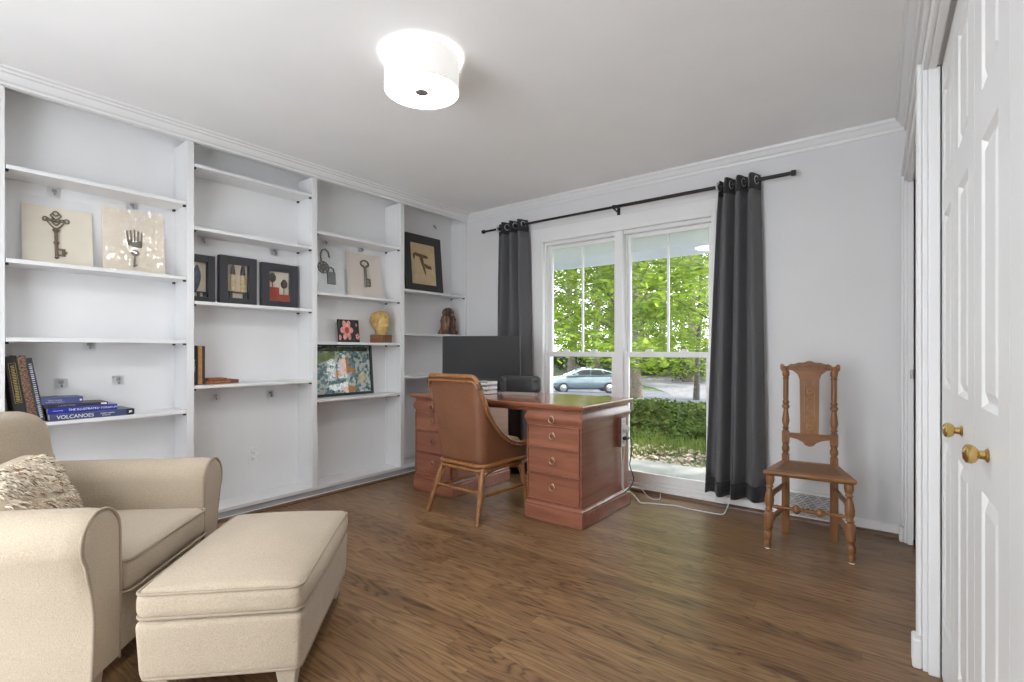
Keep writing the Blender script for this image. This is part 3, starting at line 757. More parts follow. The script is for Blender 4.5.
flat_text(t, 'THE ILLUSTRATED TORAH', .0155, WHITEF, .03, .015); flat_text(t, 'TRANSLATION', .006, WHITEF, -.105, .014); flat_text(t, 'JPS', .012, WHITEF, .135, .015, name='spine_mark')
zz += .0305
t = flatbook('thin dark book third from the bottom, under the small blue one', .57, .83, zz, .016, .17, DKJ, -3.437, SG, math.radians(-1))
flat_text(t, 'A WORLD HISTORY', .008, GREYF, -.04, .008); obj('spine_mark', MB().box(0, .0006, .10, .125, .004, .012), WHITEF, t)
zz += .0165
t = flatbook('small dull-blue book on top of the stack', .562, .727, zz, .036, .12, BLUE3, -3.445, SG, math.radians(1))
flat_text(t, 'FIELD GUIDE', .010, GREYF, -.03, .02); flat_text(t, 'ROCKS AND MINERALS', .007, GREYF, -.03, .011); obj('spine_mark', MB().box(0, .0006, .068, .077, .013, .021), WHITEF, t)
B2 = 'books on the second bay'; z0 = .873
t = book('black upright book against the upright in the second bay', (-3.482, 1.2725, z0), .245, .034, .16, plain('black_jacket_two', (.02, .02, .03), .4), group=B2); spine_text(t, 'Roger Field', .016, WHITEF, .12)
t = book('tan upright book between the two dark ones in the second bay', (-3.478, 1.3045, z0), .243, .026, .16, plain('tan_jacket', (.50, .27, .10), .5, var=.2, scale=30), group=B2)
t = book('narrow dark brown upright book nearest the flat one', (-3.475, 1.3255, z0), .242, .013, .16, plain('umber_jacket', (.05, .035, .03), .5), group=B2)
t = flatbook('rust-red patterned book lying flat, on the second bay shelf', 1.336, 1.535, z0, .024, .15, plain('rust_jacket', (.23, .07, .03), .5, var=.5, scale=50), -3.47, B2)
flat_text(t, 'COLLECTED STORIES', .010, GOLDF, 0, .012)
t = flatbook('slim orange-backed book on top of the rust-red flat one', 1.36, 1.475, z0 + .0245, .010, .12, plain('orange_jacket', (.34, .12, .05), .5, var=.3, scale=50), -3.50, B2)

# ------------------------------------------------------------------ ceiling light
LX, LY = -1.732, 1.571
t = thing('ceiling_light', 'white drum ceiling light with a round diffuser and small finial', 'ceiling light', (LX, LY, H))
RD = .168; ZB = 2.272 - H
SHADE = emis('drum_shade', (1, .98, .95), .62); SHADE.node_tree.nodes['Principled BSDF'].inputs['Base Color'].default_value = (.35, .34, .32, 1)
m = MB()
m.lathe([(RD, ZB), (RD, -.016)], 64, cap=False)
obj('drum_shade', m, SHADE, t, smooth=40)
obj('inner_shade', MB().lathe([(RD - .004, -.018), (RD - .004, ZB + .006)], 64, cap=False), emis('inner_shade', (1, .98, .96), .9), t, smooth=40)
obj('diffuser', MB().lathe([(RD - .006, ZB + .004), (RD - .006, ZB + .007)], 64), emis('diffuser', (1, .985, .965), 48.0), t)
rg = MB()
for z in (ZB, -.016): rg.lathe([(RD + .0006, z - .0015), (RD + .0022, z - .0015), (RD + .0022, z + .0015), (RD + .0006, z + .0015)], 64, cap=False)
obj('rim_ring', rg, plain('rim_grey', (.5, .5, .5), .4), t, smooth=40)
obj('finial', MB().lathe([(.001, ZB - .013), (.02, ZB - .012), (.031, ZB - .006), (.031, ZB + .001), (.004, ZB + .004)], 24), plain('finial_nickel', (.30, .29, .28), .35, .7), t, smooth=40)
obj('canopy', MB().lathe([(RD - .012, -.020), (RD - .012, -.017), (.075, -.016), (.075, -.001)], 48), WHITEP, t, smooth=40)

# ------------------------------------------------------------------ curtain rod and curtains
RZ, RY = 2.212, 3.612
t = thing('curtain_rod', 'thin black curtain rod with capped ends above the window', 'curtain rod', (-1.775, RY, RZ))
obj('rod_tube', MB().tube([(-1.335, 0, 0), (.03, 0, 0)], .010, 14), DARKM, t, smooth=40)
obj('rod_tube', MB().tube([(.0, 0, 0), (1.225, 0, 0)], .0125, 14), DARKM, t, smooth=40)
for x in (-1.335, 1.225):
    sg = -1 if x < 0 else 1
    obj('end_cap', MB().tube([(x, 0, 0), (x + sg * .004, 0, 0), (x + sg * .028, 0, 0), (x + sg * .032, 0, 0)], [.012, .018, .018, .012], 16), DARKM, t, smooth=40)
for x in (-1.0, .0, .92):
    q = MB().tube([(x, 0, -.014), (x, .03, -.022), (x, .084, -.03)], .006, 8); q.box(x - .012, x + .012, .078, .087, -.062, .012); q.tube([(x - .01, 0, 0), (x + .01, 0, 0)], .0165, 12)
    obj('bracket', q, DARKM, t, smooth=40)
def curtain(label, x0t, x1t, x0b, x1b, nw, zb, seed, swing=0.0):
    zt = RZ + .042
    t = thing('curtain', label, 'curtain', ((x0t + x1t) / 2, RY, RZ), 0, 'charcoal grommet curtains'); off = t.location
    r = random.Random(seed); ph = [r.uniform(-.5, .5) for _ in range(nw * 2 + 2)]; am = [r.uniform(.75, 1.2) for _ in range(nw * 2 + 2)]
    def f(u, z, d=0):
        k = (zt - z) / (zt - zb)
        e = k ** .8
        a = x0t + (x0b - x0t) * e; b = x1t + (x1b - x1t) * e
        uu = u + .012 * math.sin(u * 17 + seed) * k
        w = u * (nw + .25) * 2 * PI
        i = int(u * nw * 2); A = (.046 + .012 * k) * (1 + (am[i] - 1) * k)
        fold = math.sin(w + ph[i % 3] * k * .7)
        x = a + (b - a) * uu + .012 * k * math.sin(w * .5 + seed)
        y = RY + A * fold + .010 * k * math.sin(z * 2.3 + u * 9) - .012 * k
        return (x, min(y, YW - .035) - d, z)
    NU = nw * 20
    def strip(z1, z2, nz, d=0): return MB().grid(lambda u, v: f(u * .999, z1 + (z2 - z1) * v, d), NU, nz)
    zh = zt - .105; zc = zb + .10
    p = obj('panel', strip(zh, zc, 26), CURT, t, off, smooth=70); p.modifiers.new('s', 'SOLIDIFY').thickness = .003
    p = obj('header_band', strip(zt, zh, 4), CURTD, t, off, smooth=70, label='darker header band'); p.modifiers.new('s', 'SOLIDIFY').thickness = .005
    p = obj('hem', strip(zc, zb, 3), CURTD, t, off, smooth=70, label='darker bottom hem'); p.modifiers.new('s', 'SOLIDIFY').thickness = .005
    for k in range(nw * 2 + 1):
        u = k / (nw * 2 + .5)
        c = Vector(f(u, RZ)); c2 = Vector(f(min(u + .004, .998), RZ)); tn = (c2 - c); tn.z = 0; tn.normalize(); c.y = RY
        ring = [c + tn * .026 * math.cos(a) + Vector((0, 0, .026 * math.sin(a))) for a in [2 * PI * q / 20 for q in range(20)]]
        obj('grommet', MB().tube(ring, .0065, 8, True), NICK, t, off, smooth=40)
    # the leading edge turns back around the rod and shows its grommet flat to the room
    return t
curtain('charcoal grommet curtain hanging behind the desk and monitor', -2.935, -2.640, -2.99, -2.55, 3, .03, 2)
curtain('charcoal grommet curtain hanging beside the carved chair', -.985, -.735, -1.065, -.70, 3, .095, 5)

# ------------------------------------------------------------------ desk
DX0, DX1, DY0, DY1 = -3.03, -1.517, 2.66, 3.345
dk = thing('desk', 'reddish cherry pedestal desk with ring-pull drawers under the window', 'desk', ((DX0 + DX1) / 2, (DY0 + DY1) / 2, 0)); O = tuple(dk.location)
def edge_slab(x0, x1, y0, y1, prof):
    """stack of rectangles: prof = [(inset, z)]"""
    m = MB(); vs = []; n = len(prof)
    for i, z in prof: vs += [(x0 + i, y0 + i, z), (x1 - i, y0 + i, z), (x1 - i, y1 - i, z), (x0 + i, y1 - i, z)]
    fs = [(3, 2, 1, 0), tuple((n - 1) * 4 + k for k in range(4))]
    for j in range(n - 1):
        for k in range(4):
            l = (k + 1) % 4; fs.append((j * 4 + k, j * 4 + l, j * 4 + 4 + l, j * 4 + 4 + k))
    return m.add(vs, fs)
obj('desk_top', edge_slab(DX0 - .028, DX1 + .018, DY0 - .018, DY1 + .01, [(.016, .718), (.010, .722), (.010, .727), (.002, .730), (0, .734), (0, .744), (.003, .748), (.006, .75)]), DESKTOP, dk, O, smooth=30)
ogee = [(.018, .615), (.010, .62), (.010, .628), (.002, .640), (-.002, .655), (.002, .672), (.012, .690), (.016, .704), (.012, .712), (.008, .718)]
def pull(m_par, x, y, z):
    q = MB().lathe([(.011, 0), (.012, .002), (.006, .005), (.005, .008)], 14, (x, y, z + .012), Matrix.Rotation(PI / 2, 4, 'X'))
    q.tube([(x + .020 * math.sin(a), y - .008, z + .020 * math.cos(a) - .004) for a in [2 * PI * k / 20 for k in range(20)]], .0036, 8, True)
    obj('ring_pull', q, AGED, m_par, O, smooth=40, label='brass ring pull')
for x0, x1 in ((DX0, DX0 + .43), (DX1 - .43, DX1)):
    i = .012
    obj('pedestal', MB().box(x0 + i, x1 - i, DY0 + i, DY1 - i, .11, .62), DESKY, dk, O, bevel=.002)
    obj('plinth', edge_slab(x0, x1, DY0, DY1, [(.004, 0), (0, .004), (0, .080), (.002, .086), (.006, .088), (.006, .092), (.003, .096), (.003, .102), (.007, .106), (.010, .110), (.013, .122)]), DESKX, dk, O, smooth=30)
    obj('frieze', edge_slab(x0, x1, DY0, DY1, ogee), DESKX, dk, O, smooth=45)
    fd = obj('drawer_front', edge_slab(x0 + .02, x1 - .02, DY0 - .004, DY0 + .03, [(a + .002 if a > 0 else a, z) for a, z in [(.012, .630), (.003, .64), (0, .655), (.003, .672), (.012, .69)]]), DESKX, dk, O, smooth=45)
    xc = (x0 + x1) / 2; pull(fd, xc, DY0 - .004, .655)
    for z0, z1 in ((.138, .292), (.308, .458), (.474, .604)):
        m = MB()
        a0, a1 = x0 + .028, x1 - .028
        m.box(a0, a1, DY0 + .006, DY0 + .014, z0, z1)
        d = obj('drawer_front', m, DESKX, dk, O, bevel=.0015)
        e = MB()   # cock bead round the front
        for bx in ((a0 - .006, a0, z0 - .006, z1 + .006), (a1, a1 + .006, z0 - .006, z1 + .006), (a0, a1, z0 - .006, z0), (a0, a1, z1, z1 + .006)): e.box(bx[0], bx[1], DY0 - .003, DY0 + .014, bx[2], bx[3])
        obj('bead', e, DESKX, d, O, bevel=.0015)
        pull(d, xc, DY0 + .004, (z0 + z1) / 2 + .012)
obj('apron', MB().box(DX0 + .43, DX1 - .43, DY0 + .05, DY0 + .07, .688, .718), DESKX, dk, O, bevel=.002)

# things on the desk
mt = thing('computer_monitor', 'wide dark flat-screen monitor, switched off, on the desk', 'monitor', (-2.768, 3.165, .75), math.atan2(.28, .575))
sc = MB().box(-.335, .335, -.012, .012, .085, .458); obj('bezel', sc, BLACK, mt, bevel=.004)
obj('screen', MB().box(-.328, .328, -.0135, -.0125, .105, .452), plain('screen_black', (.030, .030, .031), .5, spec=.22), mt)
obj('rear_housing', MB().rbox((0, .03, .28), (.2, .022, .13), .02, 3), BLACK, mt, smooth=40)
obj('neck', MB().box(-.035, .035, .012, .04, .012, .25), BLACK, mt, bevel=.004)
obj('stand_base', MB().rbox((0, .02, .007), (.13, .095, .006), .006, 3), BLACK, mt, smooth=40)
sp = thing('desktop_speaker', 'low black desktop speaker with rounded ends beside the monitor', 'speaker', (-2.275, 3.05, .75), math.radians(16))
obj('body', MB().rbox((0, 0, .082), (.165, .03, .062), .028, 4), plain('speaker_grey', (.055, .056, .058), .5), sp, smooth=50)
obj('front_panel', MB().rbox((0, -.028, .082), (.102, .004, .056), .003, 3), BLACK, sp, smooth=50)
for sx in (-1, 1):
    obj('dial', MB().lathe([(.012, 0), (.012, .006), (.009, .009)], 16, (sx * .133, -.028, .108), Matrix.Rotation(PI / 2, 4, 'X')), BLACK, sp, smooth=40)
obj('foot', MB().box(-.13, .13, -.03, .028, 0, .024), plain('light_foot', (.4, .36, .33), .5), sp, bevel=.003)
og = thing('desk_organizer', 'small white stacked desk organizer behind the rattan chair back', 'organizer', (-2.53, 2.985, .75), math.radians(4))
for k in range(3):
    d = obj('tray', MB().box(-.09, .04, -.06, .06, .003 + k * .034, .030 + k * .034), WHITEP, og, bevel=.003)
    obj('slot', MB().box(-.08, .03, -.0608, -.0602, .024 + k * .034, .029 + k * .034), BLACK, d)
kb = thing('keyboard', 'thin grey keyboard lying in front of the monitor', 'keyboard', (-2.50, 3.10, .75), math.radians(20))
obj('case', MB().box(-.17, .13, -.05, .05, 0, .014), plain('kb_grey', (.35, .35, .36), .5), kb, bevel=.003)
kk = MB()
for r in range(4):
    for c in range(14): kk.box(-.163 + c * .0205, -.163 + c * .0205 + .017, -.042 + r * .021, -.042 + r * .021 + .017, .0145, .0185)
obj('keys', kk, BLACK, kb)

# power strip and cables by the desk's right side
ps = thing('power_strip', 'white power strip, brown desk reflection painted on its sides, fixed to the desk side', 'power strip', (DX1 - .0115, 3.19, .43)); 
obj('housing', MB().box(0, .03, -.035, .035, 0, .2), plain('strip_reflected_brown', (.16, .06, .035), .5), ps, bevel=.003)  # brown of the desk reflected in white plastic, put into the colour
obj('face_plate', MB().box(.0302, .034, -.032, .032, .003, .197), WHITEP, ps, bevel=.002)
s = MB()
for z in (.03, .165):
    for y in (-.012, .012): s.box(.034, .0346, y - .002, y + .002, z, z + .01)
obj('sockets', s, BLACK, ps)
pg = thing('plug_adapter', 'round white plug adapter in the power strip', 'plug', (DX1 + .023, 3.19, .555))
obj('body', MB().lathe([(.024, 0), (.026, .004), (.026, .028), (.02, .034), (.012, .036)], 20, (0, 0, 0), Matrix.Rotation(PI / 2, 4, 'Y')), plain('adapter_white', (.6, .6, .6), .4), pg, smooth=40)
obj('prong_housing', MB().rbox((.012, .03, -.006), (.012, .016, .014), .005, 2), WHITEP, pg, smooth=40)
bc = thing('black_power_cord', 'black plug and cord hanging from the power strip', 'cord', (DX1 + .023, 3.19, .49))
obj('plug', MB().rbox((.016, -.002, 0), (.016, .024, .012), .006, 3), BLACK, bc, smooth=40)
obj('cable', MB().tube(spline([(.03, .02, 0), (.035, .05, -.02), (.03, .06, -.1), (.02, .05, -.19), (.025, .08, -.25), (.03, .09, -.30), (.02, .06, -.345), (.012, .0, -.365)], 6), .004, 8), BLACK, bc, smooth=60)
def cable(name, label, pts, r, mat, n=8): 
    o = obj(name, MB().tube(spline(pts, n), r, 8), mat, None, smooth=60); tag(o, label, 'cable'); return o
cable('white_extension_cable', 'white cable trailing over the floor from the desk to the right curtain', [(DX1 + .012, 3.17, .43), (DX1 + .014, 3.18, .30), (DX1 + .016, 3.19, .14), (DX1 + .03, 3.28, .10), (DX1 + .04, 3.36, .04), (-1.46, 3.39, .006), (-1.40, 3.42, .005), (-1.30, 3.45, .005), (-1.235, 3.475, .005), (-1.15, 3.46, .005), (-1.068, 3.462, .005), (-.97, 3.465, .005), (-.925, 3.49, .006), (-.92, 3.56, .03), (-.915, 3.63, .09)], .0042, plain('cable_white', (.72, .72, .70), .45))
cable('white_charger_cable', 'thin white cable along the desk plinth and window sill', [(DX1 + .024, 3.20, .46), (DX1 + .012, 3.21, .30), (DX1 + .010, 3.22, .128), (DX1 + .012, 3.30, .128), (DX1 + .03, 3.45, .09), (DX1 + .06, 3.50, .03), (DX1 + .10, 3.52, .006), (DX1 + .13, 3.56, .006), (DX1 + .12, 3.6, .03)], .003, plain('cable_white_thin', (.7, .7, .68), .45))
cable('white_monitor_cable', 'white cable hanging under the desk top in the kneehole', [(-2.30, 3.36, .716), (-2.2, 3.37, .62), (-2.12, 3.38, .56), (-2.08, 3.39, .46), (-2.08, 3.4, .30), (-2.07, 3.42, .02), (-2.05, 3.46, .005)], .004, plain('cable_white_mid', (.7, .7, .7), .45))
cable('loop_cable', 'thin dark cable looped beside the left end of the desk', [(-3.019, 2.93, .60), (-3.05, 2.94, .66), (-3.2, 2.95, .648), (-3.3, 2.97, .638), (-3.33, 3.0, .628), (-3.28, 3.04, .615), (-3.15, 3.02, .605), (-3.021, 3.0, .605)], .004, DARKM)

# ------------------------------------------------------------------ rattan desk chair
def rattan_weave():
    m, nt, b = new_mat('woven_rattan'); v = coords(nt, (1, 1, 1)); L = nt.links.new
    n = nd(nt, 'ShaderNodeTexNoise', i_Scale=190.0, i_Detail=3.0, i_Roughness=.7); L(v, n.inputs[0])
    n2 = nd(nt, 'ShaderNodeTexNoise', i_Scale=5.0, i_Detail=3.0); L(v, n2.inputs[0])
    w = nd(nt, 'ShaderNodeTexWave', wave_type='BANDS', bands_direction='Z', i_Scale=95.0, i_Distortion=1.5); L(v, w.inputs[0])
    a = ramp(nt, n.outputs[0], [(.3, (.165, .066, .032)), (.7, (.295, .125, .060))]); c = ramp(nt, n2.outputs[0], [(.3, (.82, .78, .75)), (.7, (1, 1, 1))])
    mx = nd(nt, 'ShaderNodeMixRGB', blend_type='MULTIPLY', i_Fac=1.0); L(a, mx.inputs[1]); L(c, mx.inputs[2]); L(mx.outputs[0], b.inputs['Base Color'])
    b.inputs['Roughness'].default_value = .42
    ad = nd(nt, 'ShaderNodeMath', operation='ADD'); L(n.outputs[0], ad.inputs[0]); L(w.outputs['Fac'], ad.inputs[1]); bump(nt, b, ad.outputs[0], .3, .003)
    return m
rc = thing('rattan_armchair', 'brown woven rattan barrel chair tucked into the desk', 'chair', (-2.280, 2.600, 0), math.radians(-3))
HW, YB, YF, CR = .232, -.195, .25, .06
def plan(u):
    """u 0..1 along left tip, left back corner, right back corner, right tip -> x, y, backness"""
    segs = [YF - (YB + CR), CR * PI / 2, 2 * (HW - CR), CR * PI / 2, YF - (YB + CR)]; T = sum(segs); s = u * T
    if s < segs[0]: return (-HW, YF - s)
    s -= segs[0]
    if s < segs[1]: a = s / CR; return (-HW + CR - CR * math.cos(a), YB + CR - CR * math.sin(a))
    s -= segs[1]
    if s < segs[2]: return (-HW + CR + s, YB)
    s -= segs[2]
    if s < segs[3]: a = s / CR; return (HW - CR + CR * math.sin(a), YB + CR - CR * math.cos(a))
    s -= segs[3]; return (HW, YB + CR + s)
ZS = .352
ZTP = [(-.195, .918), (-.186, .88), (-.17, .80), (-.14, .705), (-.09, .62), (-.03, .555), (.07, .482), (.17, .45), (.25, .456)]
def ztop(y):
    for (a, za), (b, zb) in zip(ZTP, ZTP[1:]):
        if y <= b: f = max(0, (y - a) / (b - a)); return za + (zb - za) * f
    return ZTP[-1][1]
UT = 2 * (YF - YB - CR) + CR * PI + 2 * (HW - CR); UC = (HW - CR + CR * .6) / UT      # corner as an offset from u = .5
def shell(u, v):
    x, y = plan(u); z = ZS + (ztop(y) - ZS) * v; q = (z - ZS) / .57
    back = max(0, min(1, (YF - y) / (YF - YB)))
    return (x * (.86 + .26 * q), y - .075 * q * back, z)
p = obj('woven_shell', MB().grid(shell, 140, 16), rattan_weave(), rc, smooth=60); p.modifiers.new('s', 'SOLIDIFY').thickness = .014
rim = [shell(i / 140, 1) for i in range(141)]
obj('rim_pole', MB().tube([(x, y, z + .004) for x, y, z in rim], .0155, 10), RATT, rc, smooth=60)
i0, i1 = 26, 54
rim2 = [shell(.5 - UC + 2 * UC * i / 30, .955) for i in range(31)]
obj('rim_pole', MB().tube([(x * 1.02, y - .012, z) for x, y, z in rim2], .008, 8), RATT, rc, smooth=60)
for sx in (-1, 1):
    e = [shell(.5 + sx * (UC + (.5 - UC) * i / 40), .93) for i in range(3, 41)]
    obj('rim_pole', MB().tube([(x + sx * .012, y, z - .006) for x, y, z in e], .007, 8), RATT, rc, smooth=60)
    c = Vector(shell(.5 + sx * UC, 1)); obj('corner_binding', MB().tube([c + Vector((-.022 * sx, -.006, .004)), c + Vector((.004 * sx, 0, .004)), c + Vector((.01 * sx, .012, -.03))], .0165, 10), plain('binding', (.10, .045, .03), .5), rc, smooth=60)
bot = [shell(i / 60, 0) for i in range(61)]
obj('seat_rail', MB().tube([(x * 1.02, y, ZS - .004) for x, y, z in bot], .014, 10), RATT, rc, smooth=60)
obj('seat_rail', MB().tube([(x * 1.0, y, ZS - .034) for x, y, z in bot] + [(bot[0][0], YF, ZS - .034)], .0115, 10), RATT, rc, smooth=60)
obj('front_rail', MB().tube([(bot[0][0], YF, ZS - .004), (bot[0][0] * .5, YF + .02, ZS - .004), (-bot[0][0] * .5, YF + .02, ZS - .004), (-bot[0][0], YF, ZS - .004)], .014, 10), RATT, rc, smooth=60)
obj('seat_pan', MB().box(-.185, .185, YB + .02, YF, ZS - .02, ZS), RATT, rc, bevel=.006)
obj('seat_cushion', MB().rbox((0, .03, .432), (.182, .195, .055), .03, 6, lambda p, u: Vector((p.x, p.y, p.z + (.014 * (1 - u.x ** 2) * (1 - u.y ** 2) if u.z > 0 else 0)))), fabric('tan_cushion', (.52, .33, .14), 150, .2, .5), rc, smooth=60, label='tan woven seat cushion')
legs = [((-.185, -.165, .345), (-.233, -.267, 0)), ((.185, -.165, .345), (.233, -.267, 0)), ((-.195, .20, .345), (-.215, .245, 0)), ((.195, .20, .345), (.215, .245, 0))]
def lp(k, z):
    a, b = Vector(legs[k][0]), Vector(legs[k][1]); f = (a.z - z) / a.z; return a + (b - a) * (.35 * f + .65 * f * f) if False else a + (b - a) * f
for k in range(4):
    obj('leg', MB().tube([lp(k, z) for z in (.345, .28, .2, .1, .0)], [.015, .0165, .018, .0165, .0145], 12), RATT, rc, smooth=60)
def hoop(a, b, zt=.305, zb=.19, r=.008):
    pa = lambda z: lp(a, z); P0 = pa(zb); P1 = lp(b, zb); A = lp(a, zt); B = lp(b, zt)
    ins = lambda P, Q, f: P + (Q - P) * f
    return MB().tube(spline([ins(P0, P1, .04), ins(lp(a, .245), lp(b, .245), .05), ins(lp(a, .288), lp(b, .288), .10), ins(A, B, .24), ins(A, B, .5) + Vector((0, 0, .012)), ins(A, B, .76), ins(lp(a, .288), lp(b, .288), .90), ins(lp(a, .245), lp(b, .245), .95), ins(P0, P1, .96)], 5), r, 8)
for a, b in ((0, 1), (1, 3), (2, 3), (0, 2)):
    obj('hoop_brace', hoop(a, b), RATT, rc, smooth=60)
for a, b, z in ((0, 1, .185), (1, 3, .165), (0, 2, .165)):
    obj('stretcher', MB().tube([lp(a, z), lp(b, z)], .011, 10), RATT, rc, smooth=60)
for k in range(4):
    c = lp(k, .195); d = (lp(k, .22) - lp(k, .17)).normalized()
    m = MB()
    for j in range(7): cc = c + d * (.008 * (j - 3)); m.tube([cc + Vector((.0205 * math.cos(q), .0205 * math.sin(q), 0)) for q in [2 * PI * i / 14 for i in range(14)]], .004, 6, True)
    obj('leg_binding', m, RATT, rc, smooth=60)

# ------------------------------------------------------------------ carved side chair
wc = thing('carved_chair', 'tall narrow-backed carved wooden side chair against the wall', 'chair', (-.403, 3.235, 0), math.radians(6))
def turned(m, p0, p1, prof, n=16):
    """prof: (radius, t)"""
    P0, P1 = Vector(p0), Vector(p1); m.tube([P0 + (P1 - P0) * t for r, t in prof], [r for r, t in prof], n)
    return m
FLP = [(.012, 0), (.017, .01), (.014, .04), (.019, .06), (.015, .085), (.013, .10), (.019, .13), (.021, .16), (.021, .20), (.014, .225), (.02, .24), (.014, .255), (.023, .275), (.024, .30), (.023, .46), (.022, .48), (.014, .50), (.021, .52), (.014, .54), (.022, .60), (.024, .66), (.019, .74), (.013, .80), (.012, .82), (.02, .835), (.014, .86), (.02, .9), (.022, .94), (.02, 1)]
SX_F, SX_B, YFc, YBc, SZ = .192, .122, -.165, .155, .425
for sx in (-1, 1):
    l = obj('front_leg', turned(MB(), (sx * SX_F, YFc, 0.004), (sx * (SX_F - .012), YFc + .012, SZ - .02), FLP), OAKC, wc, smooth=60)
    obj('glide', MB().lathe([(.013, 0), (.013, .005)], 12, (sx * SX_F, YFc, 0)), WHITEP, l)
    # back post: square leg below, square block, turned upright above
    yb = YBc
    m = MB(); m.hexa([(sx * SX_B - .021, yb - .018, 0), (sx * SX_B + .021, yb - .018, 0), (sx * SX_B + .021, yb + .02, 0), (sx * SX_B - .021, yb + .02, 0)], [(sx * SX_B - .02, yb - .016, SZ), (sx * SX_B + .02, yb - .016, SZ), (sx * SX_B + .02, yb + .018, SZ), (sx * SX_B - .02, yb + .018, SZ)])
    ty = .022
    m.box(sx * SX_B - .0195, sx * SX_B + .0195, yb - .014, yb + .022, SZ, .47); m.box(sx * SX_B - .02, sx * SX_B + .02, yb - .008, yb + .028, .545, .605)
    UPP = [(.016, 0), (.021, .04), (.017, .1), (.012, .11), (.02, .13), (.016, .15), (.016, .15)]
    turned(m, (sx * SX_B, yb + .005, .47), (sx * SX_B, yb + .01, .545), [(.018, 0), (.014, .12), (.02, .3), (.021, .5), (.015, .75), (.02, .9), (.018, 1)])
    turned(m, (sx * SX_B, yb + .01, .605), (sx * SX_B, yb + ty + .01, .992), [(.018, 0), (.013, .03), (.019, .05), (.013, .08), (.017, .11), (.021, .16), (.017, .24), (.013, .32), (.013, .345), (.020, .365), (.020, .39), (.013, .41), (.017, .44), (.019, .45), (.013, .48), (.0145, .52), (.0145, .80), (.019, .815), (.013, .835), (.019, .86), (.0195, .91), (.013, .95), (.018, .97), (.018, 1)])
    obj('back_post', m, OAKC, wc, smooth=40, bevel=.002)
# crest rail with carved outline
cr = []
for i in range(41):
    x = -.152 + .304 * i / 40; a = abs(x)
    z = .988 + .036 * math.exp(-(x / .03) ** 2) + .026 * math.exp(-((a - .055) / .032) ** 2) + .014 * math.exp(-((a - .098) / .016) ** 2) + .020 * math.exp(-((a - .143) / .014) ** 2)
    cr.append((x, z))
low = [(.152, .978), (.145, .962), (.13, .958), (.11, .972), (.085, .966), (.06, .945), (.05, .915), (-.05, .915), (-.06, .945), (-.085, .966), (-.11, .972), (-.13, .958), (-.145, .962), (-.152, .978)]
yc_ = YBc + .018
crest = obj('crest_rail', MB().prism(cr + low, lambda a, b, d: (a, d + (b - .9) * .055, b), yc_, yc_ + .024), OAKCX, wc, bevel=.003)
cv = MB(); rr = random.Random(8)
for i in range(13):
    x = -.09 + .015 * i; z = .985 + .010 * math.exp(-(x / .05) ** 2) + .005 * math.sin(i * 2.4)
    cv.tube([(x + .009 * math.cos(q), yc_ + .003, z + .008 * math.sin(q)) for q in [2 * PI * j / 10 for j in range(9)]], .003, 6)
obj('carving', cv, OAKC, crest, smooth=60)
spt = obj('splat', MB().hexa([(-.047, YBc + .004, .590), (.047, YBc + .004, .590), (.047, YBc + .022, .590), (-.047, YBc + .022, .590)], [(-.05, yc_ + .003, .93), (.05, yc_ + .003, .93), (.05, yc_ + .02, .93), (-.05, yc_ + .02, .93)]), OAKC, wc, bevel=.002)
cv = MB()
def sy(z): return YBc + .004 + (yc_ - .001 - YBc) * (z - .59) / .34
cv.box(-.027, -.024, sy(.75) - .004, sy(.75) + .006, .615, .875); cv.box(.024, .027, sy(.75) - .004, sy(.75) + .006, .615, .875)
for i, z in enumerate((.64, .695, .75, .80, .85)):
    for k in range(3):
        n_ = 12; r0 = .018 - .005 * k
        ring = [(r0 * (1 + .25 * math.cos((3 + i % 2) * q)) * math.cos(q), sy(z) - .002, z + 1.1 * r0 * (1 + .25 * math.cos((3 + i % 2) * q)) * math.sin(q)) for q in [2 * PI * j / n_ for j in range(n_)]]
        cv.tube(ring, .0026, 6, True)
obj('carving', cv, plain('carved_light', (.40, .22, .09), .5), spt, smooth=60)
lr = [(-.105, .598), (.105, .598), (.105, .572), (.06, .562), (.035, .548), (.02, .53), (0, .524), (-.02, .53), (-.035, .548), (-.06, .562), (-.105, .572)]
obj('lower_rail', MB().prism(lr, lambda a, b, d: (a, d, b), YBc - .002, YBc + .024), OAKCX, wc, bevel=.003)
seat = [(-.215, YFc - .022), (.215, YFc - .022), (.143, YBc + .02), (-.143, YBc + .02)]
def trap(inset, z): 
    return [(-.215 + inset * 1.3, YFc - .022 + inset, z), (.215 - inset * 1.3, YFc - .022 + inset, z), (.143 - inset * .7, YBc + .02 - inset, z), (-.143 + inset * .7, YBc + .02 - inset, z)]
m = MB(); lay = [trap(.012, SZ - .022), trap(.004, SZ - .016), trap(0, SZ - .006), trap(.002, SZ + .004), trap(.008, SZ + .008), trap(.045, SZ + .007), trap(.047, SZ + .002)]
m.add([p for l in lay for p in l], [(3, 2, 1, 0)] + [(j * 4 + k, j * 4 + (k + 1) % 4, j * 4 + 4 + (k + 1) % 4, j * 4 + 4 + k) for j in range(len(lay) - 1) for k in range(4)] + [tuple(24 + k for k in range(4))])
se = obj('seat_frame', m, OAKCX, wc, smooth=30)
def caneseat():
    m, nt, b = new_mat('cane_seat'); v = coords(nt); c = nd(nt, 'ShaderNodeTexChecker', i_Scale=170.0); c.inputs['Color1'].default_value = (.16, .075, .03, 1); c.inputs['Color2'].default_value = (.25, .13, .055, 1)
    nt.links.new(v, c.inputs[0]); nt.links.new(c.outputs[0], b.inputs['Base Color']); b.inputs['Roughness'].default_value = .6; bump(nt, b, c.outputs['Fac'], .3, .002); return m
q = trap(.046, SZ + .0045)
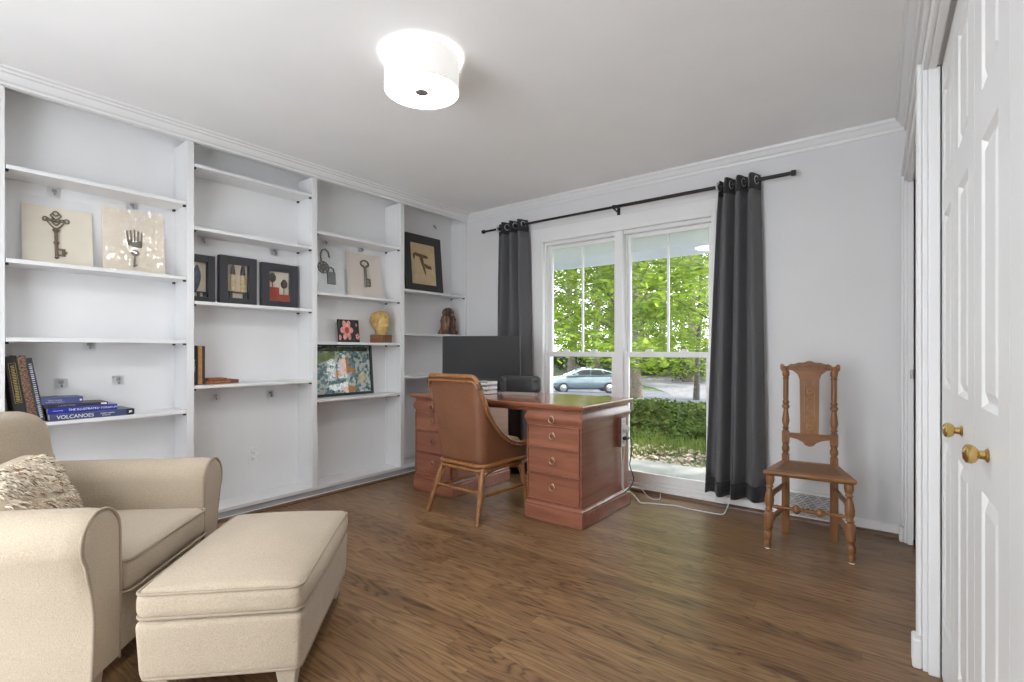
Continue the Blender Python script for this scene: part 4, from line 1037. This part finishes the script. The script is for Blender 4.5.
obj('cane_panel', MB().add(q + [(x, y, z - .004) for x, y, z in q], [(0, 1, 2, 3), (7, 6, 5, 4), (0, 4, 5, 1), (1, 5, 6, 2), (2, 6, 7, 3), (3, 7, 4, 0)]), caneseat(), se, label='darker woven cane panel')
for sx in (-1, 1):
    for z, dz in ((.27, .012), (.135, .012)):
        obj('side_stretcher', MB().tube(spline([(sx * (SX_F - .004), YFc + .006, z - dz), (sx * (SX_F - .02), YFc + .10, z + dz), (sx * (SX_B + .025), YBc - .10, z + dz * 1.4), (sx * SX_B, YBc - .01, z + .03)], 5), [.008] * 3 + [.014] * 10 + [.008] * 3, 10), OAKC, wc, smooth=60)
ST = [(.007, 0), (.008, .06), (.012, .1), (.007, .14), (.008, .28), (.012, .30), (.024, .335), (.024, .37), (.012, .40), (.009, .42), (.014, .44), (.009, .46), (.013, .5), (.009, .54), (.014, .56), (.009, .58), (.012, .60), (.024, .63), (.024, .665), (.012, .7), (.008, .72), (.007, .86), (.012, .9), (.008, .94), (.007, 1)]
obj('front_stretcher', turned(MB(), (-SX_F + .01, YFc + .008, .232), (SX_F - .01, YFc + .008, .232), ST), OAKCX, wc, smooth=60)

# floor-level wall vent behind the chair
vt = thing('wall_vent', 'white low wall vent with diagonal grille behind the carved chair', 'vent', (-.465, YW - .014, .012))
m = MB().box(-.16, .16, -.010, 0, 0, .018); m.box(-.16, .16, -.010, 0, .158, .176); m.box(-.16, -.142, -.010, 0, .018, .158); m.box(.142, .16, -.010, 0, .018, .158)
obj('vent_frame', m, TRIM, vt, bevel=.002)
obj('vent_back', MB().box(-.142, .142, -.002, 0, .018, .158), plain('vent_dark', (.22, .22, .22), .8), vt)
m = MB()
for k in range(-5, 6):
    for sg in (-1, 1):
        c = k * .058; p0 = Vector((c - sg * .07, -.005, .018)); p1 = Vector((c + sg * .07, -.005, .158))
        def cl(P, Q):
            d = Q - P; t0, t1 = 0, 1
            for lo in (-.142, .142):
                if abs(d.x) > 1e-9:
                    tt = (lo - P.x) / d.x
                    if (lo < 0) == (d.x > 0): t0 = max(t0, tt)
                    else: t1 = min(t1, tt)
            return (P + d * t0, P + d * t1) if t1 - t0 > .02 else None
        s = cl(p0, p1)
        if s: m.tube([s[0], s[1]], .0022, 5)
for k in range(13): m.box(-.142, .142, -.0045, -.003, .022 + k * .0105, .026 + k * .0105)
obj('vent_grille', m, plain('vent_paint', (.62, .62, .62), .5), vt)

# ------------------------------------------------------------------ armchair and ottoman
S2 = math.sqrt(.5)
def world_st(s, t): return (s * S2 - t * S2, s * S2 + t * S2)
cx, cy = world_st(-1.385, 2.075)
ac = thing('armchair', 'cream upholstered armchair with rolled arms, holding a shaggy pillow', 'armchair', (cx, cy, 0), -PI / 4)
def armprof(sx):
    c = (.372, .505); r = .092; P_ = [(.288, .085), (.284, .30), (.280, .45)]
    for i in range(15):
        a = math.radians(170 - i * 205 / 14); P_.append((c[0] + r * math.cos(a) * (1 if math.cos(a) > 0 else .98), c[1] + r * 1.04 * math.sin(a)))
    P_ += [(.435, .40), (.415, .33), (.408, .25), (.412, .16), (.418, .085)]
    return [(sx * a, b) for a, b in P_]
for sx in (-1, 1):
    pr = armprof(sx); pts = pr if sx < 0 else pr
    n = len(pr); m = MB(); ys = [-.36, -.2, 0, .15, .27, .318, .330]; ins = [0, 0, 0, 0, 0, .004, .014]
    cxx = sum(a for a, b in pr) / n; czz = sum(b for a, b in pr) / n
    def shrink(a, b, d):
        dx, dz = cxx - a, czz - b; l = math.hypot(dx, dz); return (a + dx / l * d, b + dz / l * d)
    vs = []
    for y, d in zip(ys, ins):
        for a, b in pr: q = shrink(a, b, d); vs.append((q[0], y, q[1]))
    fs = []
    for j in range(len(ys) - 1):
        for k in range(n):
            l = (k + 1) % n; f = (j * n + k, j * n + l, j * n + n + l, j * n + n + k); fs.append(f if sx < 0 else f[::-1])
    fs.append(tuple(range(n)) if sx > 0 else tuple(range(n))[::-1]); last = tuple((len(ys) - 1) * n + k for k in range(n)); fs.append(last)
    arm = obj('arm', m.add(vs, fs), CREAM, ac, smooth=50)
    pi = [shrink(a, b, .004) for a, b in pr]
    dense = spline([(a, .327, b) for a, b in pi], 4)
    obj('piping', MB().tube(dense, .0052, 8), PIPE, arm, smooth=60)
def crown(top=.0, front=.0, droop=.0):
    def w(p, u):
        q = p.copy()
        if u.z > .2: q.z += top * (1 - abs(u.x) ** 2.2) * (1 - abs(u.y) ** 2.2)
        if u.y > .2: q.z -= droop * abs(u.x) ** 3 * (u.y - .2) / .8
        if u.y > .5: q.y += front * (1 - abs(u.x) ** 2.5) * (1 - abs(u.z) ** 2)
        return q
    return w
obj('seat_base', MB().rbox((0, -.03, .19), (.30, .345, .105), .02, 4), CREAM, ac, smooth=60)
obj('seat_cushion', MB().rbox((0, .020, .345), (.279, .322, .060), .032, 8, crown(.034, .012)), CREAM, ac, smooth=60)
def rrect(hx, hy, r, z, n=6, cy=0):
    P_ = []
    for sx, sy_, a0 in ((1, 1, 0), (-1, 1, 90), (-1, -1, 180), (1, -1, 270)):
        for i in range(n + 1):
            a = math.radians(a0 + 90 * i / n); P_.append((sx * (hx - r) + r * math.cos(a), cy + sy_ * (hy - r) + r * math.sin(a), z))
    return P_
sc_ = ac.children[-1]
for z in (.396, .293): obj('piping', MB().tube(rrect(.277, .324, .03, z, 6, .023), .0052, 8, True), PIPE, sc_, smooth=60)
def backw(p, u):
    q = p.copy()
    q.y += -.13 * (p.z + .24) + .03 * (1 - u.x ** 2) * (1 if u.y > 0 else .3)
    if u.z > .3: q.z -= .05 * max(0, abs(u.x) - .45) ** 2 / .3
    q.x *= 1 - .05 * max(0, u.z)
    return q
bkc = obj('backrest', MB().rbox((0, -.30, .592), (.31, .085, .255), .06, 8, backw), CREAM, ac, smooth=60)
for x in (-.38, .38):
    for y in (-.30, .29):
        obj('foot', MB().hexa([(x - .022, y - .022, 0), (x + .022, y - .022, 0), (x + .022, y + .022, 0), (x - .022, y + .022, 0)], [(x - .03, y - .03, .09), (x + .03, y - .03, .09), (x + .03, y + .03, .09), (x - .03, y + .03, .09)]), CREAM, ac, bevel=.004)
# ottoman
ox, oy = world_st(-.685, 1.99)
om = thing('ottoman', 'cream upholstered ottoman with a loose piped cushion, before the armchair', 'ottoman', (ox, oy, 0), -PI / 4)
def taper(p, u):
    q = p.copy(); q.x *= 1 - .03 * (1 - (u.z + 1) / 2); q.y *= 1 - .03 * (1 - (u.z + 1) / 2); return q
obj('base', MB().rbox((0, 0, .185), (.368, .243, .093), .024, 5, taper), CREAM, om, smooth=60)
obj('piping', MB().tube(rrect(.352, .230, .024, .098, 6), .005, 8, True), PIPE, om.children[0], smooth=60)
cu = obj('cushion', MB().rbox((0, 0, .322), (.368, .243, .047), .034, 8, crown(.046, .014)), CREAM, om, smooth=60)
for z in (.358, .286): obj('piping', MB().tube(rrect(.364, .239, .03, z, 6), .005, 8, True), PIPE, cu, smooth=60)
for x in (-.31, .31):
    for y in (-.185, .185):
        obj('foot', MB().hexa([(x - .02, y - .02, 0), (x + .02, y - .02, 0), (x + .02, y + .02, 0), (x - .02, y + .02, 0)], [(x - .032, y - .032, .095), (x + .032, y - .032, .095), (x + .032, y + .032, .095), (x - .032, y + .032, .095)]), CREAM, om, bevel=.004)
# shaggy pillow
pwx, pwy = world_st(-1.47, 1.99)
pw = thing('shaggy_pillow', 'shaggy cream pillow flecked with brown, on the armchair seat', 'pillow', (pwx, pwy, .425), 0, None, (math.radians(0), 0, -PI / 4 + math.radians(18)))
TILT = Matrix.Translation((0, 0, .13)) @ Matrix.Rotation(math.radians(24), 4, 'X')
def pil(u, v, k=1.0):
    """front (+y) and back; u around, superellipse disc"""
    a = 2 * PI * u; c, s = math.cos(a), math.sin(a); e = .45
    x = .24 * math.copysign(abs(c) ** e, c); z = .155 * math.copysign(abs(s) ** e, s)
    return x, z
def pfn(side):
    def f(u, v):
        x, z = pil(u, v); x *= v; z *= v
        th = .075 * (1 - v ** 2.4) ** .6
        return TILT @ Vector((x, side * th, z))
    return f
m = MB().grid(lambda u, v: pfn(1)(u, v), 40, 12, True); m.grid(lambda u, v: pfn(-1)(1 - u, v), 40, 12, True)
obj('pillow_body', m, fabric('pillow_cloth', (.60, .50, .38), 200, .1, .4), pw, smooth=70)
hm = MB(); rr = random.Random(21)
for i in range(5200):
    u = rr.random(); v = .93 * math.sqrt(rr.random()); P0 = Vector(pfn(1)(u, v)); P1 = Vector(pfn(1)(u, max(0, v - .05)))
    nrm = (TILT.to_3x3() @ Vector((rr.uniform(-.5, .5), 1, rr.uniform(-.9, .1)))).normalized()
    ln = rr.uniform(.012, .028); sd = nrm.orthogonal().normalized(); sd.rotate(Matrix.Rotation(rr.uniform(0, 6.28), 3, nrm)); w = rr.uniform(.0012, .0026)
    mid = P0 + nrm * ln * .6 + Vector((0, 0, -.003)); tip = P0 + nrm * ln + Vector((rr.uniform(-.006, .006), 0, -.011))
    hm.cm = 0 if rr.random() < .80 else (1 if rr.random() < .5 else 2)
    hm.add([P0 - sd * w, P0 + sd * w, mid + sd * w, mid - sd * w, tip], [(0, 1, 2, 3), (3, 2, 4)])
o = obj('shaggy_pile', hm, [plain('pile_cream', (.84, .76, .63), .9, var=.1), plain('pile_brown', (.20, .12, .07), .9), plain('pile_tan', (.46, .30, .17), .9)], pw, label='shaggy pile flecked with brown'); o['kind'] = 'stuff'

exec_outside = True
# ------------------------------------------------------------------ outside
def zt_(y):
    if y < 6.5: return -.2
    if y < 28: return -.2 - .062 * (y - 6.5)
    return -1.533 + .04 * (y - 28)
CAMF = (-math.sin(math.radians(37.64)), math.cos(math.radians(37.64))); CAMR = (CAMF[1], -CAMF[0])
def grass_mat():
    m, nt, b = new_mat('lawn'); v = coords(nt); n = nd(nt, 'ShaderNodeTexNoise', i_Scale=1.2, i_Detail=8.0, i_Roughness=.7); nt.links.new(v, n.inputs[0])
    nt.links.new(ramp(nt, n.outputs[0], [(.35, (.02, .032, .010)), (.55, (.05, .085, .02)), (.7, (.10, .11, .05))]), b.inputs['Base Color']); b.inputs['Roughness'].default_value = .9; bump(nt, b, n.outputs[0], .5, .05); return m
def patch(xa, xb, ya, yb, nx, ny, dz=0, f=None):
    return MB().grid(lambda u, v: ((f or (lambda x, y: (x, y)))(xa + (xb - xa) * u, ya + (yb - ya) * v)) + (zt_((f or (lambda x, y: (x, y)))(xa + (xb - xa) * u, ya + (yb - ya) * v)[1]) + dz,), nx, ny)
def ground(name, mb, mat): o = obj(name, mb, mat); o['kind'] = 'structure'; return o
ground('ground_lawn', patch(-60, 16, 3.87, 90, 8, 120), grass_mat())
ground('driveway', MB().grid(lambda u, v: (lambda x, y: (x, y, zt_(y) + .03))(-40 + 50 * u, 20 + 9.5 * v + 1.2 * math.sin(u * 5)), 50, 14), plain('asphalt_shaded', (.075, .082, .105), .9, var=.25, scale=3))  # bluish shade on the near band is put into the asphalt colour
ground('driveway_bend', MB().grid(lambda u, v: (lambda x, y: (x, y, zt_(y) + .035))(-9.5 - 9 * v ** 1.6 + (5 + 2 * v) * (u - .5) * 1.3 + 2.5 * (1 - v), 28 + 12 * v), 14, 30), plain('asphalt_sunlit', (.11, .11, .12), .9, var=.25, scale=3))  # same asphalt, paler to carry the dappled sun on the bend
ground('walkway', MB().box(-9, 4, 3.87, 5.35, -.32, -.14), plain('concrete', (.19, .195, .185), .9, var=.12, scale=5))
sf = MB().box(-9, 4, YW + .16, 4.95, 2.12, 2.2); sf.box(-9, 4, 4.95, 4.98, 2.02, 2.3); sf.box(-9, 4, YW + .16, 4.98, 2.2, 2.6)
struct('ceiling_porch', sf, plain('soffit_paint', (.70, .74, .80), .6, var=.02))
ow = MB().box(-9, -3.8, YW, YW + .16, -.3, 2.2); ow.box(.25, 4, YW, YW + .16, -.3, 2.2); struct('wall_outside', ow, WALL)

def leaf_mat(name, c1, c2, tr=.45):
    m, nt, b = new_mat(name); L = nt.links.new; nt.nodes.remove(b); out = nt.nodes['Material Output']
    ge = nd(nt, 'ShaderNodeNewGeometry'); col = ramp(nt, ge.outputs['Random Per Island'], [(0, c1), (1, c2)])
    d = nd(nt, 'ShaderNodeBsdfDiffuse'); t = nd(nt, 'ShaderNodeBsdfTranslucent'); mx = nd(nt, 'ShaderNodeMixShader', i_Fac=tr)
    L(col, d.inputs[0]); L(col, t.inputs[0]); L(d.outputs[0], mx.inputs[1]); L(t.outputs[0], mx.inputs[2]); L(mx.outputs[0], out.inputs[0]); return m
LEAF = leaf_mat('spring_leaves', (.09, .165, .015), (.26, .35, .05)); LEAFD = leaf_mat('dark_leaves', (.018, .035, .010), (.075, .11, .03), .3); LEAFP = leaf_mat('pale_leaves', (.13, .20, .05), (.27, .33, .11), .5)  # LEAFD is a darker green for shrubs and ground cover
BARK = plain('bark', (.10, .085, .065), .95, var=.4, scale=14, bmp=.6, bdist=.03); BARKD = plain('bark_dark', (.055, .05, .045), .95, var=.4, scale=14, bmp=.6, bdist=.03)
def leaves(m, r, c, rad, n, size, flat=.35):
    for _ in range(n):
        a = r.uniform(0, 2 * PI); q = rad * math.sqrt(r.random()); p = c + Vector((q * math.cos(a), q * math.sin(a), r.gauss(0, rad * .16) - .12 * q))
        nr = Vector((r.gauss(0, flat), r.gauss(0, flat), 1)).normalized(); t = nr.orthogonal().normalized(); t.rotate(Matrix.Rotation(r.uniform(0, 6.28), 3, nr)); b = nr.cross(t)
        s = size * r.uniform(.6, 1.25)
        m.add([p - t * s, p + b * s * .48, p + t * s, p - b * s * .48], [(0, 1, 2, 3)])
def make_tree(seed, th, tr, crown_r, z0, z1, nsp, nl, size, lm, bm, name='tree', flat=.35):
    r = random.Random(seed)
    def build(loc, label, group):
        t = thing(name, label, 'tree', loc, 0, group)
        pts = [(.15 * math.sin(z * .4 + seed), .12 * math.cos(z * .33 + seed), z) for z in [th * i / 8 for i in range(9)]]
        m = MB().tube(pts, [tr * (1.25 if i == 0 else 1 - .07 * i) for i in range(9)], 12)
        lv = MB()
        for k in range(nsp):
            z = z0 + (z1 - z0) * r.random(); a = r.uniform(0, 2 * PI); d = crown_r * (.25 + .75 * math.sqrt(r.random())) * (1 - .45 * max(0, (z - z0) / (z1 - z0) - .4))
            c = Vector((d * math.cos(a), d * math.sin(a), z))
            leaves(lv, r, c, r.uniform(.5, 1.0) * crown_r * .28, nl, size, flat)
            if k % 5 == 0 and z > 3.2: m.tube([(0, 0, max(.3, z - .5 - .2 * d)), (c.x * .5, c.y * .5, z - .15 - .05 * d), tuple(c)], [tr * .14, tr * .08, .008], 6)
        obj('trunk', m, bm, t, smooth=70); obj('foliage', lv, lm, t); return t
    return build
def at(u, d): s = (u - 512) / 503.; x = d * (CAMF[0] + s * CAMR[0]); y = d * (CAMF[1] + s * CAMR[1]); return (x, y, zt_(y))
near = make_tree(1, 9, .13, 3.3, 1.3, 6.5, 95, 85, .085, LEAF, BARKD)
near2 = make_tree(2, 11, .15, 4.0, 1.6, 8, 130, 85, .10, LEAF, BARK)
far1 = make_tree(3, 15, .30, 4.6, 2.2, 13, 100, 75, .17, LEAF, BARK)
far2 = make_tree(4, 16, .34, 4.8, 2.4, 14, 100, 75, .18, LEAFP, BARK)
a1 = near(at(722, 11.5), 'slender young tree with a thin dark trunk, just behind the right curtain', 'trees beyond the window')
a2 = near2(at(622, 12.5), 'bright green broad tree whose trunk stands behind the window mullion', 'trees beyond the window')
a3 = far1(at(636, 24), 'dark-trunked tall tree seen beside the window mullion', 'trees beyond the window')
a4 = far2(at(597, 43), 'pale thick-trunked tree behind the parked car', 'trees beyond the window')
for u, d, src, rz, lab in ((698, 24, a1, 2, 'straight dark trunk near the right edge of the window'), (536, 14, a2, 3, 'green tree at the left edge of the left window'), (570, 40, a3, 2.2, 'tall trunk rising over the bonnet of the parked car')):
    dup(src, at(u, d), rz, lab)
for i, (u, d) in enumerate(((540, 48), (612, 50), (640, 52), (662, 46), (684, 54), (712, 48), (690, 36), (575, 62), (625, 64), (670, 66))):
    dup(a4 if i % 2 else a3, at(u, d), i * 1.7, 'tall leafy tree in the woods beyond the driveway')
make_tree(12, 9, .14, 3.4, 1.6, 7, 24, 150, .11, LEAF, BARKD)((2.9, 7.4, zt_(7.4)), 'added open-crowned green tree out of view, dappling the walkway with shade', 'trees beyond the window')  # unseen sparse tree, added to throw blotchy shade on the walkway
# shrubs along the woods and the ground cover bank
def make_shrub(seed, rad, h, n, size, lm):
    r = random.Random(seed)
    def build(loc, label, group):
        t = thing('shrub', label, 'shrub', loc, 0, group); lv = MB(); st = MB()
        for k in range(n):
            a = r.uniform(0, 2 * PI); d = rad * math.sqrt(r.random()); z = h * (.15 + .85 * r.random()) * (1 - .6 * (d / rad) ** 2)
            leaves(lv, r, Vector((d * math.cos(a), d * math.sin(a), z)), rad * .25, 40, size, .7)
            if k % 6 == 0: st.tube([(0, 0, 0), (d * math.cos(a) * .6, d * math.sin(a) * .6, z * .6), (d * math.cos(a), d * math.sin(a), z)], [.03, .02, .008], 5)
        obj('stems', st, BARKD, t); obj('foliage', lv, lm, t); return t
    return build
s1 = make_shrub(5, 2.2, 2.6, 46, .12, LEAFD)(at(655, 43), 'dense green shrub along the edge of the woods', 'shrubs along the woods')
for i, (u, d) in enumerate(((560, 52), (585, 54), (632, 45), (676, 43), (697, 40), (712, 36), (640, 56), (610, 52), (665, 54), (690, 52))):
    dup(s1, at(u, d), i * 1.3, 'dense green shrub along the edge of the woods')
r = random.Random(9); gm = MB()
for _ in range(7500):
    u_ = r.uniform(600, 735); d = 7.4 + 11.6 * r.random() ** 1.5; x, y, z = at(u_, d); s = .035 + .004 * d
    c = Vector((x, y, z + r.random() * (.06 + .26 * max(0, noise.noise(Vector((x * .8, y * .8, 0))) + .3))))
    nr = Vector((r.gauss(0, .6), r.gauss(0, .6), 1)).normalized(); t_ = nr.orthogonal().normalized(); t_.rotate(Matrix.Rotation(r.uniform(0, 6.28), 3, nr)); b_ = nr.cross(t_)
    gm.add([c - t_ * s, c + b_ * s * .5, c + t_ * s, c - b_ * s * .5], [(0, 1, 2, 3)])
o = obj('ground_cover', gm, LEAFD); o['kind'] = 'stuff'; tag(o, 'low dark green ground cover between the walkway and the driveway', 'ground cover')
gm = MB()
for _ in range(2600):
    u_ = r.uniform(610, 730); d = r.uniform(6.1, 7.9); x, y, z = at(u_, d); h = r.uniform(.05, .13); a = r.uniform(0, 6.28); w = .007
    c = Vector((x, y, z)); sd = Vector((math.cos(a), math.sin(a), 0)) * w; tip = c + Vector((r.gauss(0, .03), r.gauss(0, .03), h))
    gm.add([c - sd, c + sd, tip], [(0, 1, 2)])
o = obj('grass_tufts', gm, leaf_mat('grass_blades', (.05, .085, .015), (.16, .21, .06), .35)); o['kind'] = 'stuff'; tag(o, 'bright green grass strip beyond the leaf litter', 'grass')
gm = MB()
for _ in range(2400):
    x, y = r.uniform(-4.5, -.5), r.uniform(5.38, 6.5); s = r.uniform(.018, .045); c = Vector((x, y, -.19 + r.random() * .03))
    nr = Vector((r.gauss(0, .35), r.gauss(0, .35), 1)).normalized(); t_ = nr.orthogonal().normalized(); t_.rotate(Matrix.Rotation(r.uniform(0, 6.28), 3, nr)); b_ = nr.cross(t_)
    gm.add([c - t_ * s, c + b_ * s * .7, c + t_ * s, c - b_ * s * .7], [(0, 1, 2, 3)])
lm_ = leaf_mat('dry_leaves', (.16, .12, .08), (.45, .40, .33), .15)
o = obj('leaf_litter', gm, lm_); o['kind'] = 'stuff'; tag(o, 'pale dry leaf litter along the walkway edge', 'leaf litter')

# parked cars
def car(loc, rz, label, paint, src=None):
    t = thing('car', label, 'car', loc, rz)
    L_ = 4.5
    side = [(-2.2, .42), (-2.24, .62), (-2.16, .86), (-1.9, .98), (-1.2, 1.06), (-.55, 1.10), (0, 1.10), (.9, 1.08), (1.5, 1.10), (2.02, 1.08), (2.2, .96), (2.24, .7), (2.18, .42)]
    stations = [(-2.24, .55, .66, .60), (-2.1, .36, .84, .76), (-1.7, .24, .94, .84), (-1.0, .20, 1.02, .88), (0, .20, 1.04, .89), (1.0, .20, 1.05, .88), (1.7, .24, 1.06, .85), (2.1, .34, 1.04, .78), (2.24, .55, .80, .64)]
    m = MB(); n = 14
    vs = []
    for x, zb, zt, hw in stations:
        zc, hz = (zb + zt) / 2, (zt - zb) / 2
        for k in range(n):
            a = 2 * PI * k / n; c, s_ = math.cos(a), math.sin(a)
            vs.append((x, hw * math.copysign(abs(c) ** .45, c), zc + hz * math.copysign(abs(s_) ** .6, s_)))
    fs = [(i * n + k, i * n + (k + 1) % n, (i + 1) * n + (k + 1) % n, (i + 1) * n + k) for i in range(len(stations) - 1) for k in range(n)]
    fs += [tuple(reversed(range(n))), tuple((len(stations) - 1) * n + k for k in range(n))]
    m.add(vs, fs); body = obj('body', m, paint, t, smooth=50)
    cab = [(-1.15, 1.0, .80, .0), (-.35, 1.40, .66, 1), (.15, 1.46, .64, 1), (.9, 1.42, .63, 1), (1.45, 1.28, .64, 1), (1.85, 1.05, .74, 0)]
    m = MB(); vs = []
    for x, z, hw, _ in cab: vs += [(x, -hw - (.12 if _ else .02), 1.0), (x, -hw, z - .06 * _), (x, -hw + .14, z), (x, hw - .14, z), (x, hw, z - .06 * _), (x, hw + (.12 if _ else .02), 1.0)]
    fs = [(i * 6 + k, (i + 1) * 6 + k, (i + 1) * 6 + k + 1, i * 6 + k + 1) for i in range(len(cab) - 1) for k in range(5)]
    m.add(vs, fs); obj('cabin', m, paint, t, smooth=50)
    g_ = plain('car_glass', (.03, .035, .04), .1)
    m = MB()
    for sy_ in (-1, 1):
        for poly in ([(-.85, 1.08), (-.3, 1.34), (.22, 1.38), (.22, 1.08)], [(.28, 1.08), (.28, 1.38), (.88, 1.35), (1.05, 1.08)], [(1.1, 1.1), (.95, 1.33), (1.4, 1.22), (1.55, 1.1)]):
            m.prism(poly, lambda a, b, d: (a, sy_ * (.79 - .13 * (b - 1.0) / .42 + d), b), 0, .03)
    obj('side_windows', m, g_, t)
    for x in (-1.38, 1.32):
        for sy_ in (-1, 1):
            w = obj('wheel', MB().lathe([(.2, -.1), (.30, -.1), (.32, -.07), (.32, .07), (.30, .1), (.2, .1)], 22, (x, sy_ * .80, .32), Matrix.Rotation(PI / 2, 4, 'X')), BLACK, t, smooth=50)
            h = MB().lathe([(.2, -.104), (.05, -.12)], 20, (x, sy_ * .80, .32), Matrix.Rotation(PI / 2, 4, 'X')); h.lathe([(.05, .12), (.2, .104)], 20, (x, sy_ * .80, .32), Matrix.Rotation(PI / 2, 4, 'X'))
            obj('hub_cap', h, CHROME, w)
    m = MB().rbox((-.62, -.98, 1.10), (.1, .07, .06), .03, 2); m.rbox((-.62, .98, 1.10), (.1, .07, .06), .03, 2); obj('mirror', m, paint, t, smooth=50)
    return t
p_ = at(584, 30); car((p_[0], p_[1], p_[2] + .03), math.radians(37.64 + 3), 'pale silver-blue sedan parked on the driveway', plain('silver_blue_paint', (.19, .245, .28), .25, .3, var=.02, coat=.6))
p_ = at(546, 56); car((p_[0], p_[1], p_[2] + .2), math.radians(30), 'dark car farther off behind the silver-blue sedan', plain('dark_paint', (.10, .09, .13), .25, .3, var=.02, coat=.6))

# ------------------------------------------------------------------ light, sky, camera
w = bpy.data.worlds.new('sky'); SC.world = w; w.use_nodes = True
bg = w.node_tree.nodes['Background']; bg.inputs[0].default_value = (.90, .95, 1, 1); bg.inputs[1].default_value = 5.8
sun = bpy.data.lights.new('sun', 'SUN'); sun.energy = 10.0; sun.angle = math.radians(.6); sun.color = (1, .95, .86)
so = bpy.data.objects.new('sun', sun); COL.objects.link(so)
so.rotation_euler = Vector((.66, .36, .66)).to_track_quat('Z', 'Y').to_euler()
cam = bpy.data.cameras.new('camera'); co = bpy.data.objects.new('camera', cam); COL.objects.link(co); SC.camera = co
co.location = (0, 0, 1.087); co.rotation_euler = (PI / 2, 0, math.radians(37.64))
cam.sensor_width = 36; cam.lens = 503 / 1024 * 36; cam.shift_y = 9.5 / 1024; cam.clip_start = .02; cam.clip_end = 500
vs_ = SC.view_settings; vs_.view_transform = 'Standard'; vs_.look = 'None'; vs_.gamma = 1; vs_.use_curve_mapping = False; vs_.exposure = .12
SC.cycles.max_bounces = 10; SC.cycles.diffuse_bounces = 6; SC.cycles.transparent_max_bounces = 16
